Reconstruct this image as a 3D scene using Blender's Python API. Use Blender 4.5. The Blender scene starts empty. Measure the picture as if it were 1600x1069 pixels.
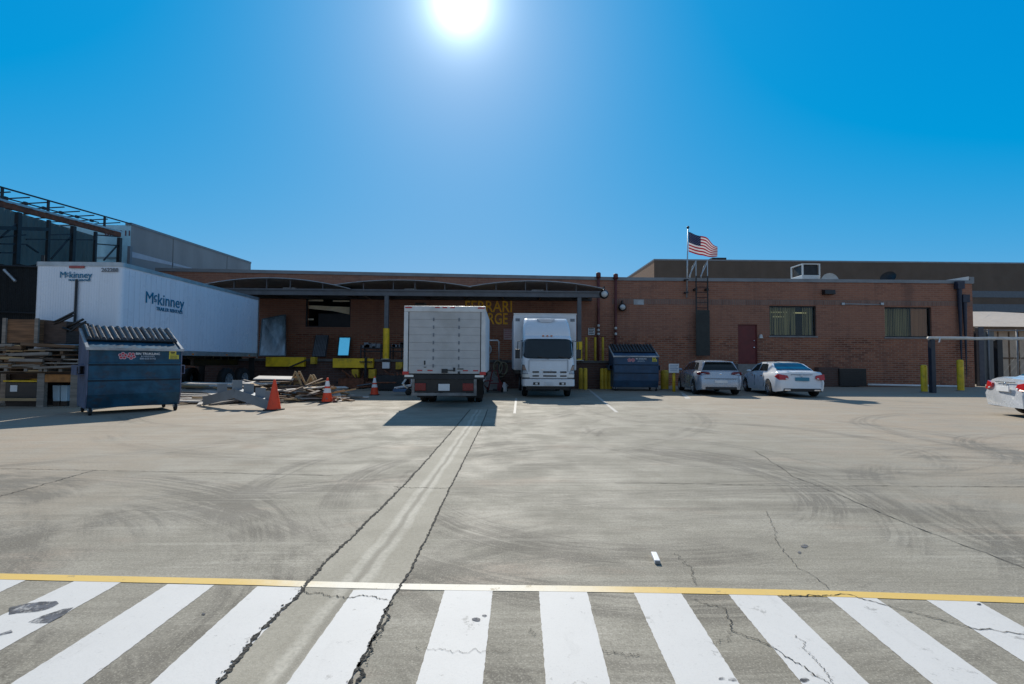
import bpy, bmesh, math, random
from mathutils import Vector, Matrix
R = math.radians
rnd = random.Random(7)
C = bpy.context.scene.collection
scene = bpy.context.scene

# ------------------------------------------------------------------ camera
F, CX, CY = 755.0, 800.0, 534.5          # focal length and centre in photo pixels (1600 x 1069)
CAM_H, YAW, PITCH, ROLL = 1.4, -0.99, 2.2, 0.35
cam_d = bpy.data.cameras.new('camera'); cam = bpy.data.objects.new('camera', cam_d); C.objects.link(cam)
cam_d.sensor_fit = 'HORIZONTAL'; cam_d.sensor_width = 36.0; cam_d.lens = 36.0*F/1600.0
cam_d.clip_start = 0.05; cam_d.clip_end = 1500
MROT = Matrix.Rotation(R(YAW),3,'Z') @ Matrix.Rotation(R(90+PITCH),3,'X') @ Matrix.Rotation(R(ROLL),3,'Z')
cam.matrix_world = Matrix.Translation((0,0,CAM_H)) @ MROT.to_4x4()
scene.camera = cam
def ray(px,py):
    return MROT @ Vector(((px-CX)/F, -(py-CY)/F, -1.0))
def P(px,py,Y):                            # point on the plane y = Y
    d = ray(px,py); t = Y/d.y; return Vector((d.x*t, Y, CAM_H+d.z*t))
def PX(px,py,X):                           # point on the plane x = X
    d = ray(px,py); t = X/d.x; return Vector((X, d.y*t, CAM_H+d.z*t))
def G(px,py,z=0.0):                        # point on the ground
    d = ray(px,py); t = (z-CAM_H)/d.z; return Vector((d.x*t, d.y*t, z))

# ------------------------------------------------------------------ sky and sun
sd = ray(719,2).normalized()
EL = math.asin(sd.z); AZ = math.atan2(sd.x, sd.y)
w = bpy.data.worlds.new('World'); scene.world = w; w.use_nodes = True
nt = w.node_tree; nt.nodes.clear()
def N(t, **k):
    n = nt.nodes.new(t)
    for a,b in k.items(): setattr(n,a,b)
    return n
out = N('ShaderNodeOutputWorld'); bg = N('ShaderNodeBackground'); sky = N('ShaderNodeTexSky')
sky.sky_type = 'NISHITA'; sky.sun_disc = False; sky.sun_elevation = EL; sky.sun_rotation = AZ
sky.altitude = 0; sky.air_density = 1.0; sky.dust_density = 0.25; sky.ozone_density = 3.0
tc = N('ShaderNodeTexCoord'); dot = N('ShaderNodeVectorMath', operation='DOT_PRODUCT'); dot.inputs[1].default_value = sd
nt.links.new(tc.outputs['Generated'], dot.inputs[0])
def wm(op,a,b=None,c=None):
    n = N('ShaderNodeMath', operation=op)
    for i,x in enumerate((a,b,c)):
        if x is None: continue
        if isinstance(x,(int,float)): n.inputs[i].default_value = x
        else: nt.links.new(x, n.inputs[i])
    return n.outputs[0]
mx = wm('MAXIMUM', dot.outputs['Value'], 0.0)
ang = wm('ARCCOSINE', wm('MINIMUM', mx, 1.0))
g1 = wm('MULTIPLY', wm('EXPONENT', wm('MULTIPLY', ang, -40.0)), 36.0)      # bright aureole round the sun
g2 = wm('MULTIPLY', wm('EXPONENT', wm('MULTIPLY', ang, -7.5)), 2.3)
glow = wm('ADD', g1, g2)
gc = N('ShaderNodeMix', data_type='RGBA', blend_type='MULTIPLY'); gc.inputs[0].default_value = 1.0
gc.inputs[6].default_value = (0.86,0.98,1.0,1); nt.links.new(glow, gc.inputs[7])
ad = N('ShaderNodeMix', data_type='RGBA', blend_type='ADD'); ad.inputs[0].default_value = 1.0
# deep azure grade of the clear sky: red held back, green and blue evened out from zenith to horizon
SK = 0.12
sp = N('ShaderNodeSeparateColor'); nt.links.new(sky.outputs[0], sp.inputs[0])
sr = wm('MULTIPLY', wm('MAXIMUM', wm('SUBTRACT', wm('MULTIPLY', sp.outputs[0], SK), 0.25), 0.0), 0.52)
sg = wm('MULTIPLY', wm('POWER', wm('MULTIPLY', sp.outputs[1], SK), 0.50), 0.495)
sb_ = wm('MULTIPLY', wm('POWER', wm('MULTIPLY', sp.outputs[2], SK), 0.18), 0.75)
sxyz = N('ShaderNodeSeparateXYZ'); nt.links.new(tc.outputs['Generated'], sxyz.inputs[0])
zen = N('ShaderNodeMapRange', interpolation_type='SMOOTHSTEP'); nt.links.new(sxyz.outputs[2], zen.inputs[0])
zen.inputs[1].default_value = 0.62; zen.inputs[2].default_value = 0.92; zen.inputs[3].default_value = 0.0; zen.inputs[4].default_value = 1.0  # unseen zenith greyed and dimmed to set the ambient light
beh = N('ShaderNodeMapRange', interpolation_type='SMOOTHSTEP'); nt.links.new(sxyz.outputs[1], beh.inputs[0])     # unseen sky behind the camera paled to add red to the ambient light
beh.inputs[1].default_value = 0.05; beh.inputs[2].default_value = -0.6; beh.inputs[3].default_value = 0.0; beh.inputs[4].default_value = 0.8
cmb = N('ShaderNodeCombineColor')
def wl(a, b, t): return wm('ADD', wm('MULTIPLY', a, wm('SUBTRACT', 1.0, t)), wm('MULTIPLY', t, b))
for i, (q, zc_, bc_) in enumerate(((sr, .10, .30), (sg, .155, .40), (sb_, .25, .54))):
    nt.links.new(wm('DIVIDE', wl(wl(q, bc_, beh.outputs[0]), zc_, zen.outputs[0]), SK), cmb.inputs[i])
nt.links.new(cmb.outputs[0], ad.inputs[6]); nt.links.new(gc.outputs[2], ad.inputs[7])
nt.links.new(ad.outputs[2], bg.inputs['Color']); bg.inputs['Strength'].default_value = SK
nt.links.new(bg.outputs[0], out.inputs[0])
sun_d = bpy.data.lights.new('sun','SUN'); sun_d.energy = 5.0; sun_d.angle = R(0.53); sun_d.color = (1.0,0.94,0.84)
sun = bpy.data.objects.new('sun', sun_d); C.objects.link(sun)
sun.rotation_euler = sd.to_track_quat('Z','Y').to_euler(); sun.location = (-10,60,60)
vs = scene.view_settings; vs.view_transform = 'Standard'; vs.look = 'None'; vs.exposure = 0.0; vs.gamma = 1.0
scene.cycles.max_bounces = 6; scene.cycles.diffuse_bounces = 3; scene.cycles.glossy_bounces = 3
scene.cycles.sample_clamp_indirect = 6

# ------------------------------------------------------------------ helpers
class MB:
    def __init__(s): s.v=[]; s.f=[]; s.uv=None
    def add(s, vs, fs):
        o=len(s.v); s.v += [Vector(p) for p in vs]; s.f += [tuple(i+o for i in f) for f in fs]; return s
    def bx(s,x0,x1,y0,y1,z0,z1,M=None):
        p=[(x0,y0,z0),(x1,y0,z0),(x1,y1,z0),(x0,y1,z0),(x0,y0,z1),(x1,y0,z1),(x1,y1,z1),(x0,y1,z1)]
        if M is not None: p=[M@Vector(q) for q in p]
        return s.add(p,[(0,3,2,1),(4,5,6,7),(0,1,5,4),(1,2,6,5),(2,3,7,6),(3,0,4,7)])
    def beam(s,a,b,wd,ht,up=(0,0,1)):
        a=Vector(a); b=Vector(b); d=(b-a).normalized(); u=Vector(up)
        if abs(d.dot(u))>.98: u=Vector((0,1,0))
        sx=d.cross(u).normalized(); sy=sx.cross(d).normalized()
        p=[]
        for q in (a,b):
            for i,j in ((-1,-1),(1,-1),(1,1),(-1,1)): p.append(q+sx*(i*wd/2)+sy*(j*ht/2))
        return s.add(p,[(0,1,2,3),(7,6,5,4),(0,4,5,1),(1,5,6,2),(2,6,7,3),(3,7,4,0)])
    def tube(s,pts,r,n=8,cap=True):
        pts=[Vector(p) for p in pts]; rs=r if isinstance(r,(list,tuple)) else [r]*len(pts)
        vs=[];fs=[]
        d0=(pts[1]-pts[0]).normalized(); u=Vector((0,0,1)) if abs(d0.z)<.9 else Vector((0,1,0))
        for i,p in enumerate(pts):
            d=(pts[min(i+1,len(pts)-1)]-pts[max(i-1,0)]).normalized()
            a=d.cross(u).normalized(); b=d.cross(a).normalized()
            for k in range(n):
                t=2*math.pi*k/n; vs.append(p+(a*math.cos(t)+b*math.sin(t))*rs[i])
        for i in range(len(pts)-1):
            for k in range(n):
                k2=(k+1)%n; fs.append((i*n+k,i*n+k2,(i+1)*n+k2,(i+1)*n+k))
        if cap: fs += [tuple(reversed(range(n))), tuple(range((len(pts)-1)*n,len(pts)*n))]
        return s.add(vs,fs)
    def prism(s,poly,a,b,axis='y'):          # poly in the two other axes, extruded a..b along axis
        n=len(poly); vs=[]
        for t in (a,b):
            for (u,v) in poly:
                vs.append((u,t,v) if axis=='y' else (t,u,v) if axis=='x' else (u,v,t))
        fs=[tuple(range(n)),tuple(reversed(range(n,2*n)))]
        for i in range(n):
            j=(i+1)%n; fs.append((i,i+n,j+n,j))
        return s.add(vs,fs)
    def grid(s,rows,close=False):
        n=len(rows[0]); vs=[p for r in rows for p in r]; fs=[]
        for i in range(len(rows)-1):
            for k in range(n if close else n-1):
                k2=(k+1)%n; fs.append((i*n+k,i*n+k2,(i+1)*n+k2,(i+1)*n+k))
        return s.add(vs,fs)
    def lathe(s,prof,c=(0,0,0),axis='z',n=20):   # prof: (radius, along)
        rows=[]
        for r,h in prof:
            row=[]
            for k in range(n):
                t=2*math.pi*k/n; a,b=r*math.cos(t),r*math.sin(t)
                q={'z':(a,b,h),'x':(h,a,b),'y':(a,h,b)}[axis]
                row.append(Vector(q)+Vector(c))
            rows.append(row)
        s.grid(rows,True); return s
    def split(s,name,m,parent=None,**k):      # every loose piece a part of its own
        par=list(range(len(s.v)))
        def fd(i):
            while par[i]!=i: par[i]=par[par[i]]; i=par[i]
            return i
        for f in s.f:
            for i in f[1:]: par[fd(i)]=fd(f[0])
        gr={}
        for f in s.f: gr.setdefault(fd(f[0]),[]).append(f)
        o=[]
        for fs in gr.values():
            ids=sorted({i for f in fs for i in f}); mp={i:j for j,i in enumerate(ids)}
            q=MB(); q.add([s.v[i] for i in ids],[tuple(mp[i] for i in f) for f in fs]); o.append(q.build(name,m,parent,**k))
        return o
    def build(s,name,m,parent=None,bevel=0,smooth=False,loc=None,seg=2):
        me=bpy.data.meshes.new(name); me.from_pydata([tuple(p) for p in s.v],[],s.f); me.update()
        bm=bmesh.new(); bm.from_mesh(me)
        bmesh.ops.remove_doubles(bm,verts=bm.verts,dist=1e-5) if smooth else None
        bmesh.ops.recalc_face_normals(bm,faces=bm.faces); bm.to_mesh(me); bm.free()
        if smooth:
            for p in me.polygons: p.use_smooth=True
        me.materials.append(m)
        o=bpy.data.objects.new(name,me); C.objects.link(o)
        if parent: o.parent=parent
        if loc is not None: o.location=loc
        if bevel:
            b=o.modifiers.new('bevel','BEVEL'); b.width=bevel; b.segments=seg; b.limit_method='ANGLE'; b.angle_limit=R(40)
        if smooth==2 or (smooth and False): pass
        return o
def sharp(o,ang=35):
    bm=bmesh.new(); bm.from_mesh(o.data)
    for e in bm.edges:
        if len(e.link_faces)==2 and e.calc_face_angle(0)>R(ang): e.smooth=False
    bm.to_mesh(o.data); bm.free(); return o
def thing(name,label,cat,loc=(0,0,0),rz=0,group=None):
    o=bpy.data.objects.new(name,None); C.objects.link(o); o.location=loc; o.rotation_euler=(0,0,rz)
    o.empty_display_size=.2
    return tag(o,label,cat,group)
def tag(o,label,cat,group=None):
    o['label']=label; o['category']=cat
    if group: o['group']=group
    return o
def struct(o): o['kind']='structure'; return o
def copy_tree(o,parent=None):
    c=o.copy(); C.objects.link(c)
    if parent: c.parent=parent
    for ch in list(o.children): copy_tree(ch,c)
    return c
def text(name,s,size,m,parent,loc,rot=(R(90),0,0),bold=0.0,sx=1.0,shear=0.0,align='CENTER',depth=.004):
    cu=bpy.data.curves.new(name,'FONT'); cu.body=s; cu.size=size; cu.offset=bold*size; cu.extrude=depth
    cu.align_x=align; cu.align_y='CENTER'; cu.shear=shear; cu.resolution_u=3
    t=bpy.data.objects.new(name,cu); C.objects.link(t)
    bpy.context.view_layer.update()
    me=bpy.data.meshes.new_from_object(t.evaluated_get(bpy.context.evaluated_depsgraph_get()))
    bpy.data.objects.remove(t); bpy.data.curves.remove(cu)
    for v in me.vertices: v.co.x*=sx
    me.materials.clear(); me.materials.append(m)
    o=bpy.data.objects.new(name,me); C.objects.link(o); o.parent=parent; o.location=loc; o.rotation_euler=rot
    return o

# ------------------------------------------------------------------ materials
MATS={}
class NT:
    def __init__(s,m): s.t=m.node_tree; s.L=s.t.links
    def n(s,t,**k):
        x=s.t.nodes.new(t)
        for a,b in k.items(): setattr(x,a,b)
        return x
    def put(s,sock,x):
        if isinstance(x,(int,float)): sock.default_value=x
        elif isinstance(x,(tuple,list)): sock.default_value=tuple(x)+((1,) if len(x)==3 and len(sock.default_value)==4 else ())
        else: s.L.new(x,sock)
    def m(s,op,*a):
        x=s.n('ShaderNodeMath',operation=op)
        for i,q in enumerate(a): s.put(x.inputs[i],q)
        return x.outputs[0]
    def mix(s,f,a,b,bt='MIX'):
        x=s.n('ShaderNodeMix',data_type='RGBA',blend_type=bt); s.put(x.inputs[0],f); s.put(x.inputs[6],a); s.put(x.inputs[7],b); return x.outputs[2]
    def map(s,v,sc=(1,1,1),loc=(0,0,0),rot=(0,0,0)):
        x=s.n('ShaderNodeMapping'); s.L.new(v,x.inputs[0]); x.inputs[1].default_value=loc; x.inputs[2].default_value=rot; x.inputs[3].default_value=sc; return x.outputs[0]
    def noise(s,v,scale,detail=4,rough=.55,dist=0):
        x=s.n('ShaderNodeTexNoise'); s.L.new(v,x.inputs['Vector']); x.inputs['Scale'].default_value=scale; x.inputs['Detail'].default_value=detail
        x.inputs['Roughness'].default_value=rough; x.inputs['Distortion'].default_value=dist; return x.outputs[0]
    def ramp(s,f,lo,hi,a=0.0,b=1.0):
        x=s.n('ShaderNodeMapRange',interpolation_type='SMOOTHSTEP'); s.put(x.inputs[0],f); x.inputs[1].default_value=lo; x.inputs[2].default_value=hi; x.inputs[3].default_value=a; x.inputs[4].default_value=b; return x.outputs[0]
    def bump(s,h,strength=.3,dist=.01):
        x=s.n('ShaderNodeBump'); x.inputs['Strength'].default_value=strength; x.inputs['Distance'].default_value=dist; s.put(x.inputs['Height'],h); return x.outputs[0]
def base(name):
    m=bpy.data.materials.new(name); m.use_nodes=True; k=NT(m); b=m.node_tree.nodes['Principled BSDF']
    co=k.n('ShaderNodeTexCoord').outputs['Object']
    MATS[name]=m; return m,k,b,co
def mat(name,col,rough=.5,metal=0.0,var=.12,scale=3.0,stretch=(1,1,1),bump=0.0,bscale=30,dirt=None,dirt_amt=0.0,dscale=1.5,spec=.5,coat=0.0,trans=0,alpha=1):
    if name in MATS: return MATS[name]
    m,k,b,co=base(name)
    v=k.map(co,stretch)
    n=k.noise(v,scale,5)
    dark=tuple(c*(1-var) for c in col); light=tuple(min(1,c*(1+var)) for c in col)
    c=k.mix(k.ramp(n,.3,.7),dark,light)
    if dirt is not None:
        dn=k.noise(k.map(co,stretch,(3.1,1.7,.4)),dscale,6,.65)
        c=k.mix(k.ramp(dn,.5,.72,0,dirt_amt),c,dirt)
    k.L.new(c,b.inputs['Base Color']); b.inputs['Metallic'].default_value=metal
    rn=k.noise(co,scale*2.3,3); k.L.new(k.ramp(rn,.2,.8,max(0.02,rough-.08),min(1,rough+.1)),b.inputs['Roughness'])
    b.inputs['Specular IOR Level'].default_value=spec
    if coat: b.inputs['Coat Weight'].default_value=coat; b.inputs['Coat Roughness'].default_value=.06
    if trans: b.inputs['Transmission Weight'].default_value=trans
    if bump: k.L.new(k.bump(k.noise(co,bscale,4),bump,.01),b.inputs['Normal'])
    return m
def brick_mat(name,cols,mortar,rw=.4,rh=.12,dark_low=None,sp=.018):
    m,k,b,co=base(name)
    sep=k.n('ShaderNodeSeparateXYZ'); k.L.new(co,sep.inputs[0])
    cb=k.n('ShaderNodeCombineXYZ'); k.put(cb.inputs[0],k.m('ADD',sep.outputs[0],sep.outputs[1])); k.put(cb.inputs[1],sep.outputs[2])
    t=k.n('ShaderNodeTexBrick'); k.L.new(cb.outputs[0],t.inputs['Vector'])
    t.inputs['Scale'].default_value=1; t.inputs['Brick Width'].default_value=rw; t.inputs['Row Height'].default_value=rh
    t.inputs['Mortar Size'].default_value=sp; t.inputs['Mortar Smooth'].default_value=.3; t.inputs['Bias'].default_value=-.1
    n=k.noise(co,.55,6,.6); n2=k.noise(k.map(co,(3,3,10)),1.3,3)
    k.put(t.inputs['Color1'],k.mix(k.ramp(n,.35,.65),cols[0],cols[1])); k.put(t.inputs['Color2'],k.mix(k.ramp(n2,.3,.7),cols[1],cols[2]))
    k.put(t.inputs['Mortar'],mortar)
    c=t.outputs[0]
    if dark_low:
        zb=k.ramp(k.m('ADD',sep.outputs[2],k.m('MULTIPLY',n2,.3)),2.95,3.1)
        c=k.mix(k.m('MULTIPLY',zb,.55),c,dark_low)
    stain=k.noise(k.map(co,(1.2,1.2,.16)),1.2,5,.6)
    c=k.mix(k.ramp(stain,.5,.75,0,.4),c,(.07,.045,.04))
    k.L.new(c,b.inputs['Base Color']); b.inputs['Roughness'].default_value=.85
    k.L.new(k.bump(t.outputs['Fac'],-.5,.012) if False else k.bump(k.m('SUBTRACT',1.0,t.outputs['Fac']),.5,.012),b.inputs['Normal'])
    return m

WHITE=mat('white_paint',(.66,.67,.68),.42,var=.05,dirt=(.45,.44,.42),dirt_amt=.3)
WHITE_GLOSS=mat('white_car_paint',(.78,.79,.80),.22,var=.02,coat=.6)
SILVER=mat('silver_car_paint',(.38,.43,.50),.28,metal=.5,var=.03,coat=.6)
TRAILER=mat('trailer_skin',(.72,.78,.86),.30,var=.03,stretch=(3,3,.2),scale=.8,dirt=(.5,.53,.56),dirt_amt=.2,spec=.7)
BLACK=mat('black_plastic',(.012,.012,.013),.35,var=.2)
RUBBER=mat('tyre_rubber',(.014,.014,.014),.8,var=.2)
DARK=mat('dark_steel',(.025,.027,.03),.5,metal=.3,var=.2)
STEEL=mat('galvanised_steel',(.42,.45,.47),.42,metal=.6,var=.12,dirt=(.2,.2,.2),dirt_amt=.3)
GREYPAINT=mat('grey_painted_steel',(.17,.19,.215),.5,var=.12,dirt=(.08,.08,.08),dirt_amt=.4)
SILVER2=mat('pale_silver_car_paint',(.62,.64,.66),.25,metal=.2,var=.03,coat=.6)
CANOPYPAINT=mat('canopy_charcoal_paint',(.095,.10,.11),.5,var=.12,dirt=(.05,.05,.05),dirt_amt=.4)
RIM=mat('alloy_rim',(.55,.56,.58),.3,metal=.8,var=.05)
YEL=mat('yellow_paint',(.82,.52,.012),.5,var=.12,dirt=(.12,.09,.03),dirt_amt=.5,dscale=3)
YELDIM=mat('shaded_yellow_paint',(.55,.36,.02),.6,var=.15,dirt=(.1,.08,.03),dirt_amt=.6,dscale=4)  # dirty yellow, base colour dimmed for the shade along the dock
CONE=mat('cone_orange',(.85,.07,.015),.5,var=.1,dirt=(.2,.04,.02),dirt_amt=.4,dscale=5)
CONEW=mat('reflective_white',(.8,.8,.8),.4,var=.06)
GLASS=mat('dark_glass',(.010,.020,.024),.04,var=.1,spec=.5)
GLASSB=mat('blue_tinted_glass',(.012,.03,.055),.05,var=.1,spec=1.0)
LAMPR=mat('red_lamp',(.45,.008,.01),.15,var=.1,coat=.5)
LAMPW=mat('clear_lamp',(.75,.75,.72),.12,var=.1,coat=.5)
AMBER=mat('amber_lamp',(.7,.2,.02),.2,var=.1)
CHROME=mat('chrome',(.75,.76,.78),.12,metal=1,var=.03)
RUST=mat('rusty_steel',(.16,.055,.025),.75,var=.35,scale=5,dirt=(.05,.03,.02),dirt_amt=.6)
DUMPBLUE=mat('dumpster_blue',(.012,.075,.13),.5,var=.35,scale=3,dirt=(.05,.032,.026),dirt_amt=.75,dscale=2.2,spec=.35,bump=.25,bscale=9)
DUMPBLUE2=mat('faded_dumpster_blue',(.025,.068,.13),.55,var=.2,scale=2,dirt=(.05,.04,.035),dirt_amt=.4,dscale=3,bump=.2,bscale=9)
DUMPGREY=mat('dumpster_side_grey',(.11,.13,.2),.55,var=.2,scale=2,dirt=(.05,.05,.05),dirt_amt=.4)
NAVY=mat('logo_teal',(.006,.16,.29),.4,var=.03)
REDLOGO=mat('logo_red',(.5,.03,.05),.45,var=.05)
GOLD=mat('painted_gold_letters',(1.0,.48,.03),.6,var=.15,scale=8)
REDDOOR=mat('red_door_paint',(.13,.014,.014),.5,var=.15)
PIPERED=mat('maroon_pipe_paint',(.12,.03,.026),.6,var=.2)
COPING=mat('metal_coping',(.21,.22,.23),.5,metal=.3,var=.12,stretch=(.4,1,1))
CONCWALL=mat('grey_tilt_up_concrete',(.26,.265,.265),.85,var=.1,scale=.6,stretch=(1,1,.4),bump=.15)
LBLUE=mat('light_blue_panel',(.40,.68,.78),.5,var=.08)
TAN=mat('tan_stucco',(.50,.38,.28),.85,var=.12,scale=1.2)
TANROOF=mat('tan_roof_sheet',(.62,.50,.38),.6,var=.08)
GREENSCREEN=mat('weathered_green_sheet',(.10,.14,.135),.6,var=.22,scale=.9,stretch=(1,1,.3))
BLACKSCREEN=mat('black_mesh_screen',(.008,.011,.013),.85,var=.3,scale=6,stretch=(1,1,.1))
BLINDS=mat('blind_slats',(.42,.30,.15),.7,var=.5,scale=2.0,stretch=(5,1,.05))
DARKROOM=mat('dark_room_paint',(.01,.01,.011),.9,var=.2)
WOODS=[mat('grey_weathered_wood',(.23,.20,.17),.8,var=.25,stretch=(1,12,12),scale=1.2,bump=.2),
       mat('brown_wood',(.15,.085,.045),.8,var=.3,stretch=(1,12,12),scale=1.2,bump=.2),
       mat('tan_wood',(.42,.28,.14),.8,var=.2,stretch=(1,12,12),scale=1.2,bump=.2),
       mat('pale_plywood',(.56,.52,.47),.75,var=.12,stretch=(1,6,6),scale=1.2),
       mat('dark_wet_wood',(.06,.04,.03),.8,var=.3,stretch=(1,12,12),scale=1.2)]
CRATEWOOD=mat('crate_plank_wood',(.19,.095,.045),.8,var=.45,stretch=(1.2,1.2,22),scale=1.0,bump=.3,bscale=14)
ORANGEWOOD=mat('orange_board',(.36,.15,.04),.75,var=.25,scale=6)
BINBLUE=mat('pale_blue_plastic',(.5,.63,.70),.4,var=.06)
FILM=mat('plastic_film',(.28,.42,.52),.2,var=.55,scale=1.1,stretch=(1.4,1,.5),dirt=(.03,.05,.05),dirt_amt=.9,dscale=.9,spec=.9)  # uneven colour stands in for the gloss gradient across the film
SKYSHEET=mat('polished_blue_sheet',(.25,.85,1.0),.05,metal=1.0,var=.02)
SIGNW=mat('sign_white',(.72,.72,.72),.5,var=.06)
SIGNPINK=mat('faded_pink_sign',(.45,.32,.31),.6,var=.12)
STICKY=mat('yellow_sticker',(.65,.55,.06),.5,var=.15,scale=10)
GREYTXT=mat('faint_grey_lettering',(.35,.42,.5),.5,var=.05)
INK=mat('black_ink',(.03,.03,.03),.6,var=.05)
PLATEBLUE=mat('plate_blue',(.03,.22,.33),.4,var=.05)
LAMPGLOBE=mat('frosted_lamp_glass',(.55,.55,.53),.3,var=.03)
BROWNWALL=mat('brown_rear_wall',(.115,.083,.06),.85,var=.1,scale=.4,stretch=(1,1,.5))
BROWNSIDE=mat('lit_tan_side',(.30,.17,.10),.85,var=.12)  # lighter tan paints in the different light on the side wall
BANDGREY=mat('slate_band',(.12,.14,.16),.7,var=.08)
ROOFING=mat('roof_membrane',(.25,.25,.24),.8,var=.1)
ACW=mat('air_conditioner_paint',(.62,.62,.6),.45,var=.06)
CONC=mat('landing_concrete',(.22,.21,.2),.85,var=.15,bump=.2)
BRICK=brick_mat('red_brick',((.16,.044,.022),(.29,.098,.052),(.44,.165,.085)),(.30,.20,.14),dark_low=(.31,.15,.10))
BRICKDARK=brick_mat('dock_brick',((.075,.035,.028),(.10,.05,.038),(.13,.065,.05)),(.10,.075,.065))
# ------------------------------------------------------------------ ground
WARM=(1.035,.99,.885)
def concrete_mat():
    m,k,b,co=base('yard_concrete')
    sep=k.n('ShaderNodeSeparateXYZ'); k.L.new(co,sep.inputs[0]); X,Y=sep.outputs[0],sep.outputs[1]
    big=k.noise(co,.22,6,.6,.6); mid=k.noise(co,1.3,6,.65,.3); fine=k.noise(co,38,4,.7); grit=k.noise(co,95,3,.7)
    streak=k.noise(k.map(co,(.35,1.8,1),(3,1,0),(0,0,.06)),4.2,8,.78,.25)
    streak2=k.noise(k.map(co,(.55,2.6,1),(7,4,0),(0,0,-.1)),6.0,7,.78,.2)
    c=k.mix(k.ramp(big,.3,.7),(.305,.292,.262),(.405,.388,.352))
    c=k.mix(k.ramp(mid,.3,.72,0,.7),c,(.25,.24,.212))
    c=k.mix(k.ramp(streak,.44,.68,0,.7),c,(.215,.203,.18))
    c=k.mix(k.ramp(streak2,.54,.72,0,.38),c,(.47,.455,.415))
    # warmer, rust-washed concrete towards the sides of the yard
    ax=k.m('ABSOLUTE',k.m('SUBTRACT',X,.6))
    c=k.mix(k.m('MULTIPLY',k.ramp(ax,2.5,8),k.ramp(mid,.25,.7,.3,.8)),c,(.41,.335,.275))
    wp=k.noise(k.map(co,(.6,1.6,1),(9,3,0)),.8,5,.65)
    c=k.mix(k.ramp(wp,.55,.72,0,.5),c,(.40,.315,.265))
    # tyre marks: ribbed arcs left by turning trucks
    arcs=[(-5.0,2.2,3.6,.42,98,.8),(-5.0,2.2,2.75,.3,98,.6),(-6.6,3.0,1.9,.5,50,.55),(-6.4,2.8,2.9,.35,55,.5),
          (1.2,5.7,2.15,.34,110,1.0),(1.05,5.6,2.75,.28,105,.85),(.9,5.8,3.6,.25,100,.5),(-7,-2.5,8.2,.5,90,.7),(-7,-2.5,7.0,.4,90,.55),(-8.5,0,6.4,.45,80,.5),(4.2,8.5,2.6,.3,80,.6),(4.0,-4,9.5,.45,80,.5),(4.2,-4,11.2,.45,80,.45),(-4,16,6.5,.4,70,.5),(9,3,5.2,.4,80,.5),(-1.5,1.5,3.9,.35,90,.4),(10.5,6.5,3.0,.3,80,.5),(5.2,9.5,3.4,.3,50,.45),
          (8,1.5,4.6,.3,55,.45),(9,14,6.5,.35,48,.45),(-2,14,7.2,.4,45,.35),(3,-1,5.6,.35,55,.45),(2.0,-2.5,6.2,.3,55,.4),(-9,11,5.2,.4,45,.4),(12,9,4.2,.35,45,.4),(7,4,3.2,.22,60,.4)]
    tot=0.0
    for cx,cy,r0,wd,fq,st in arcs:
        dx=k.m('SUBTRACT',X,cx); dy=k.m('SUBTRACT',Y,cy)
        r=k.m('SQRT',k.m('ADD',k.m('MULTIPLY',dx,dx),k.m('MULTIPLY',dy,dy)))
        r=k.m('ADD',r,k.m('MULTIPLY',big,.30))
        d=k.m('ABSOLUTE',k.m('SUBTRACT',r,r0+.17))
        band=k.ramp(d,wd*.35,wd,1,0)
        cbn=k.n('ShaderNodeCombineXYZ'); k.put(cbn.inputs[0],k.m('MULTIPLY',r,fq*.2)); k.put(cbn.inputs[1],k.m('MULTIPLY',k.m('ARCTAN2',dy,dx),2.2)); cbn.inputs[2].default_value=cx+cy
        ribs=k.ramp(k.noise(cbn.outputs[0],1.0,3,.6),.36,.64)
        tot=k.m('ADD',tot,k.m('MULTIPLY',k.m('MULTIPLY',band,ribs),st))
    msk=k.ramp(k.noise(co,.45,4,.6),.36,.60)
    tot=k.m('MULTIPLY',k.m('MULTIPLY',tot,msk),k.ramp(fine,.3,.65,.45,1))
    c=k.mix(k.m('MINIMUM',k.m('MULTIPLY',tot,1.7),.82),c,(.115,.107,.096))
    # fine scrape lines in several directions
    for an,sc_,st in ((.05,1.0,.5),(-.5,.8,.35),(.75,.7,.3)):
        ln=k.noise(k.map(co,(.18*sc_,5.5*sc_,1),(an*9,2,1),(0,0,an)),1.8,5,.72,.25)
        c=k.mix(k.m('MULTIPLY',k.ramp(ln,.55,.66),st),c,(.19,.18,.158)); c=k.mix(k.m('MULTIPLY',k.ramp(ln,.42,.33),st*.6),c,(.50,.485,.45))
    # drips and oil spots
    vo=k.n('ShaderNodeTexVoronoi'); k.L.new(k.map(co,(1,1,1)),vo.inputs['Vector']); vo.inputs['Scale'].default_value=.9
    sp=k.m('MULTIPLY',k.ramp(k.m('ADD',vo.outputs['Distance'],k.m('MULTIPLY',fine,.07)),.04,.13,1,0),k.ramp(k.noise(co,.3,2),.5,.6))
    c=k.mix(k.m('MULTIPLY',sp,.5),c,(.11,.10,.09))
    c=k.mix(k.ramp(fine,.4,.66,0,.5),c,(.20,.19,.168))
    c=k.mix(k.ramp(grit,.52,.68,0,.38),c,(.60,.58,.53))
    c=k.mix(k.ramp(grit,.34,.46,.45,0),c,(.12,.112,.098))
    c=k.mix(1.0,c,WARM,'MULTIPLY'); k.L.new(c,b.inputs['Base Color']); k.L.new(k.ramp(mid,.3,.7,.72,.92),b.inputs['Roughness'])
    b.inputs['Specular IOR Level'].default_value=.3
    k.L.new(k.bump(k.m('ADD',k.m('MULTIPLY',fine,.6),k.m('MULTIPLY',grit,.4)),.35,.006),b.inputs['Normal'])
    return m
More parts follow.
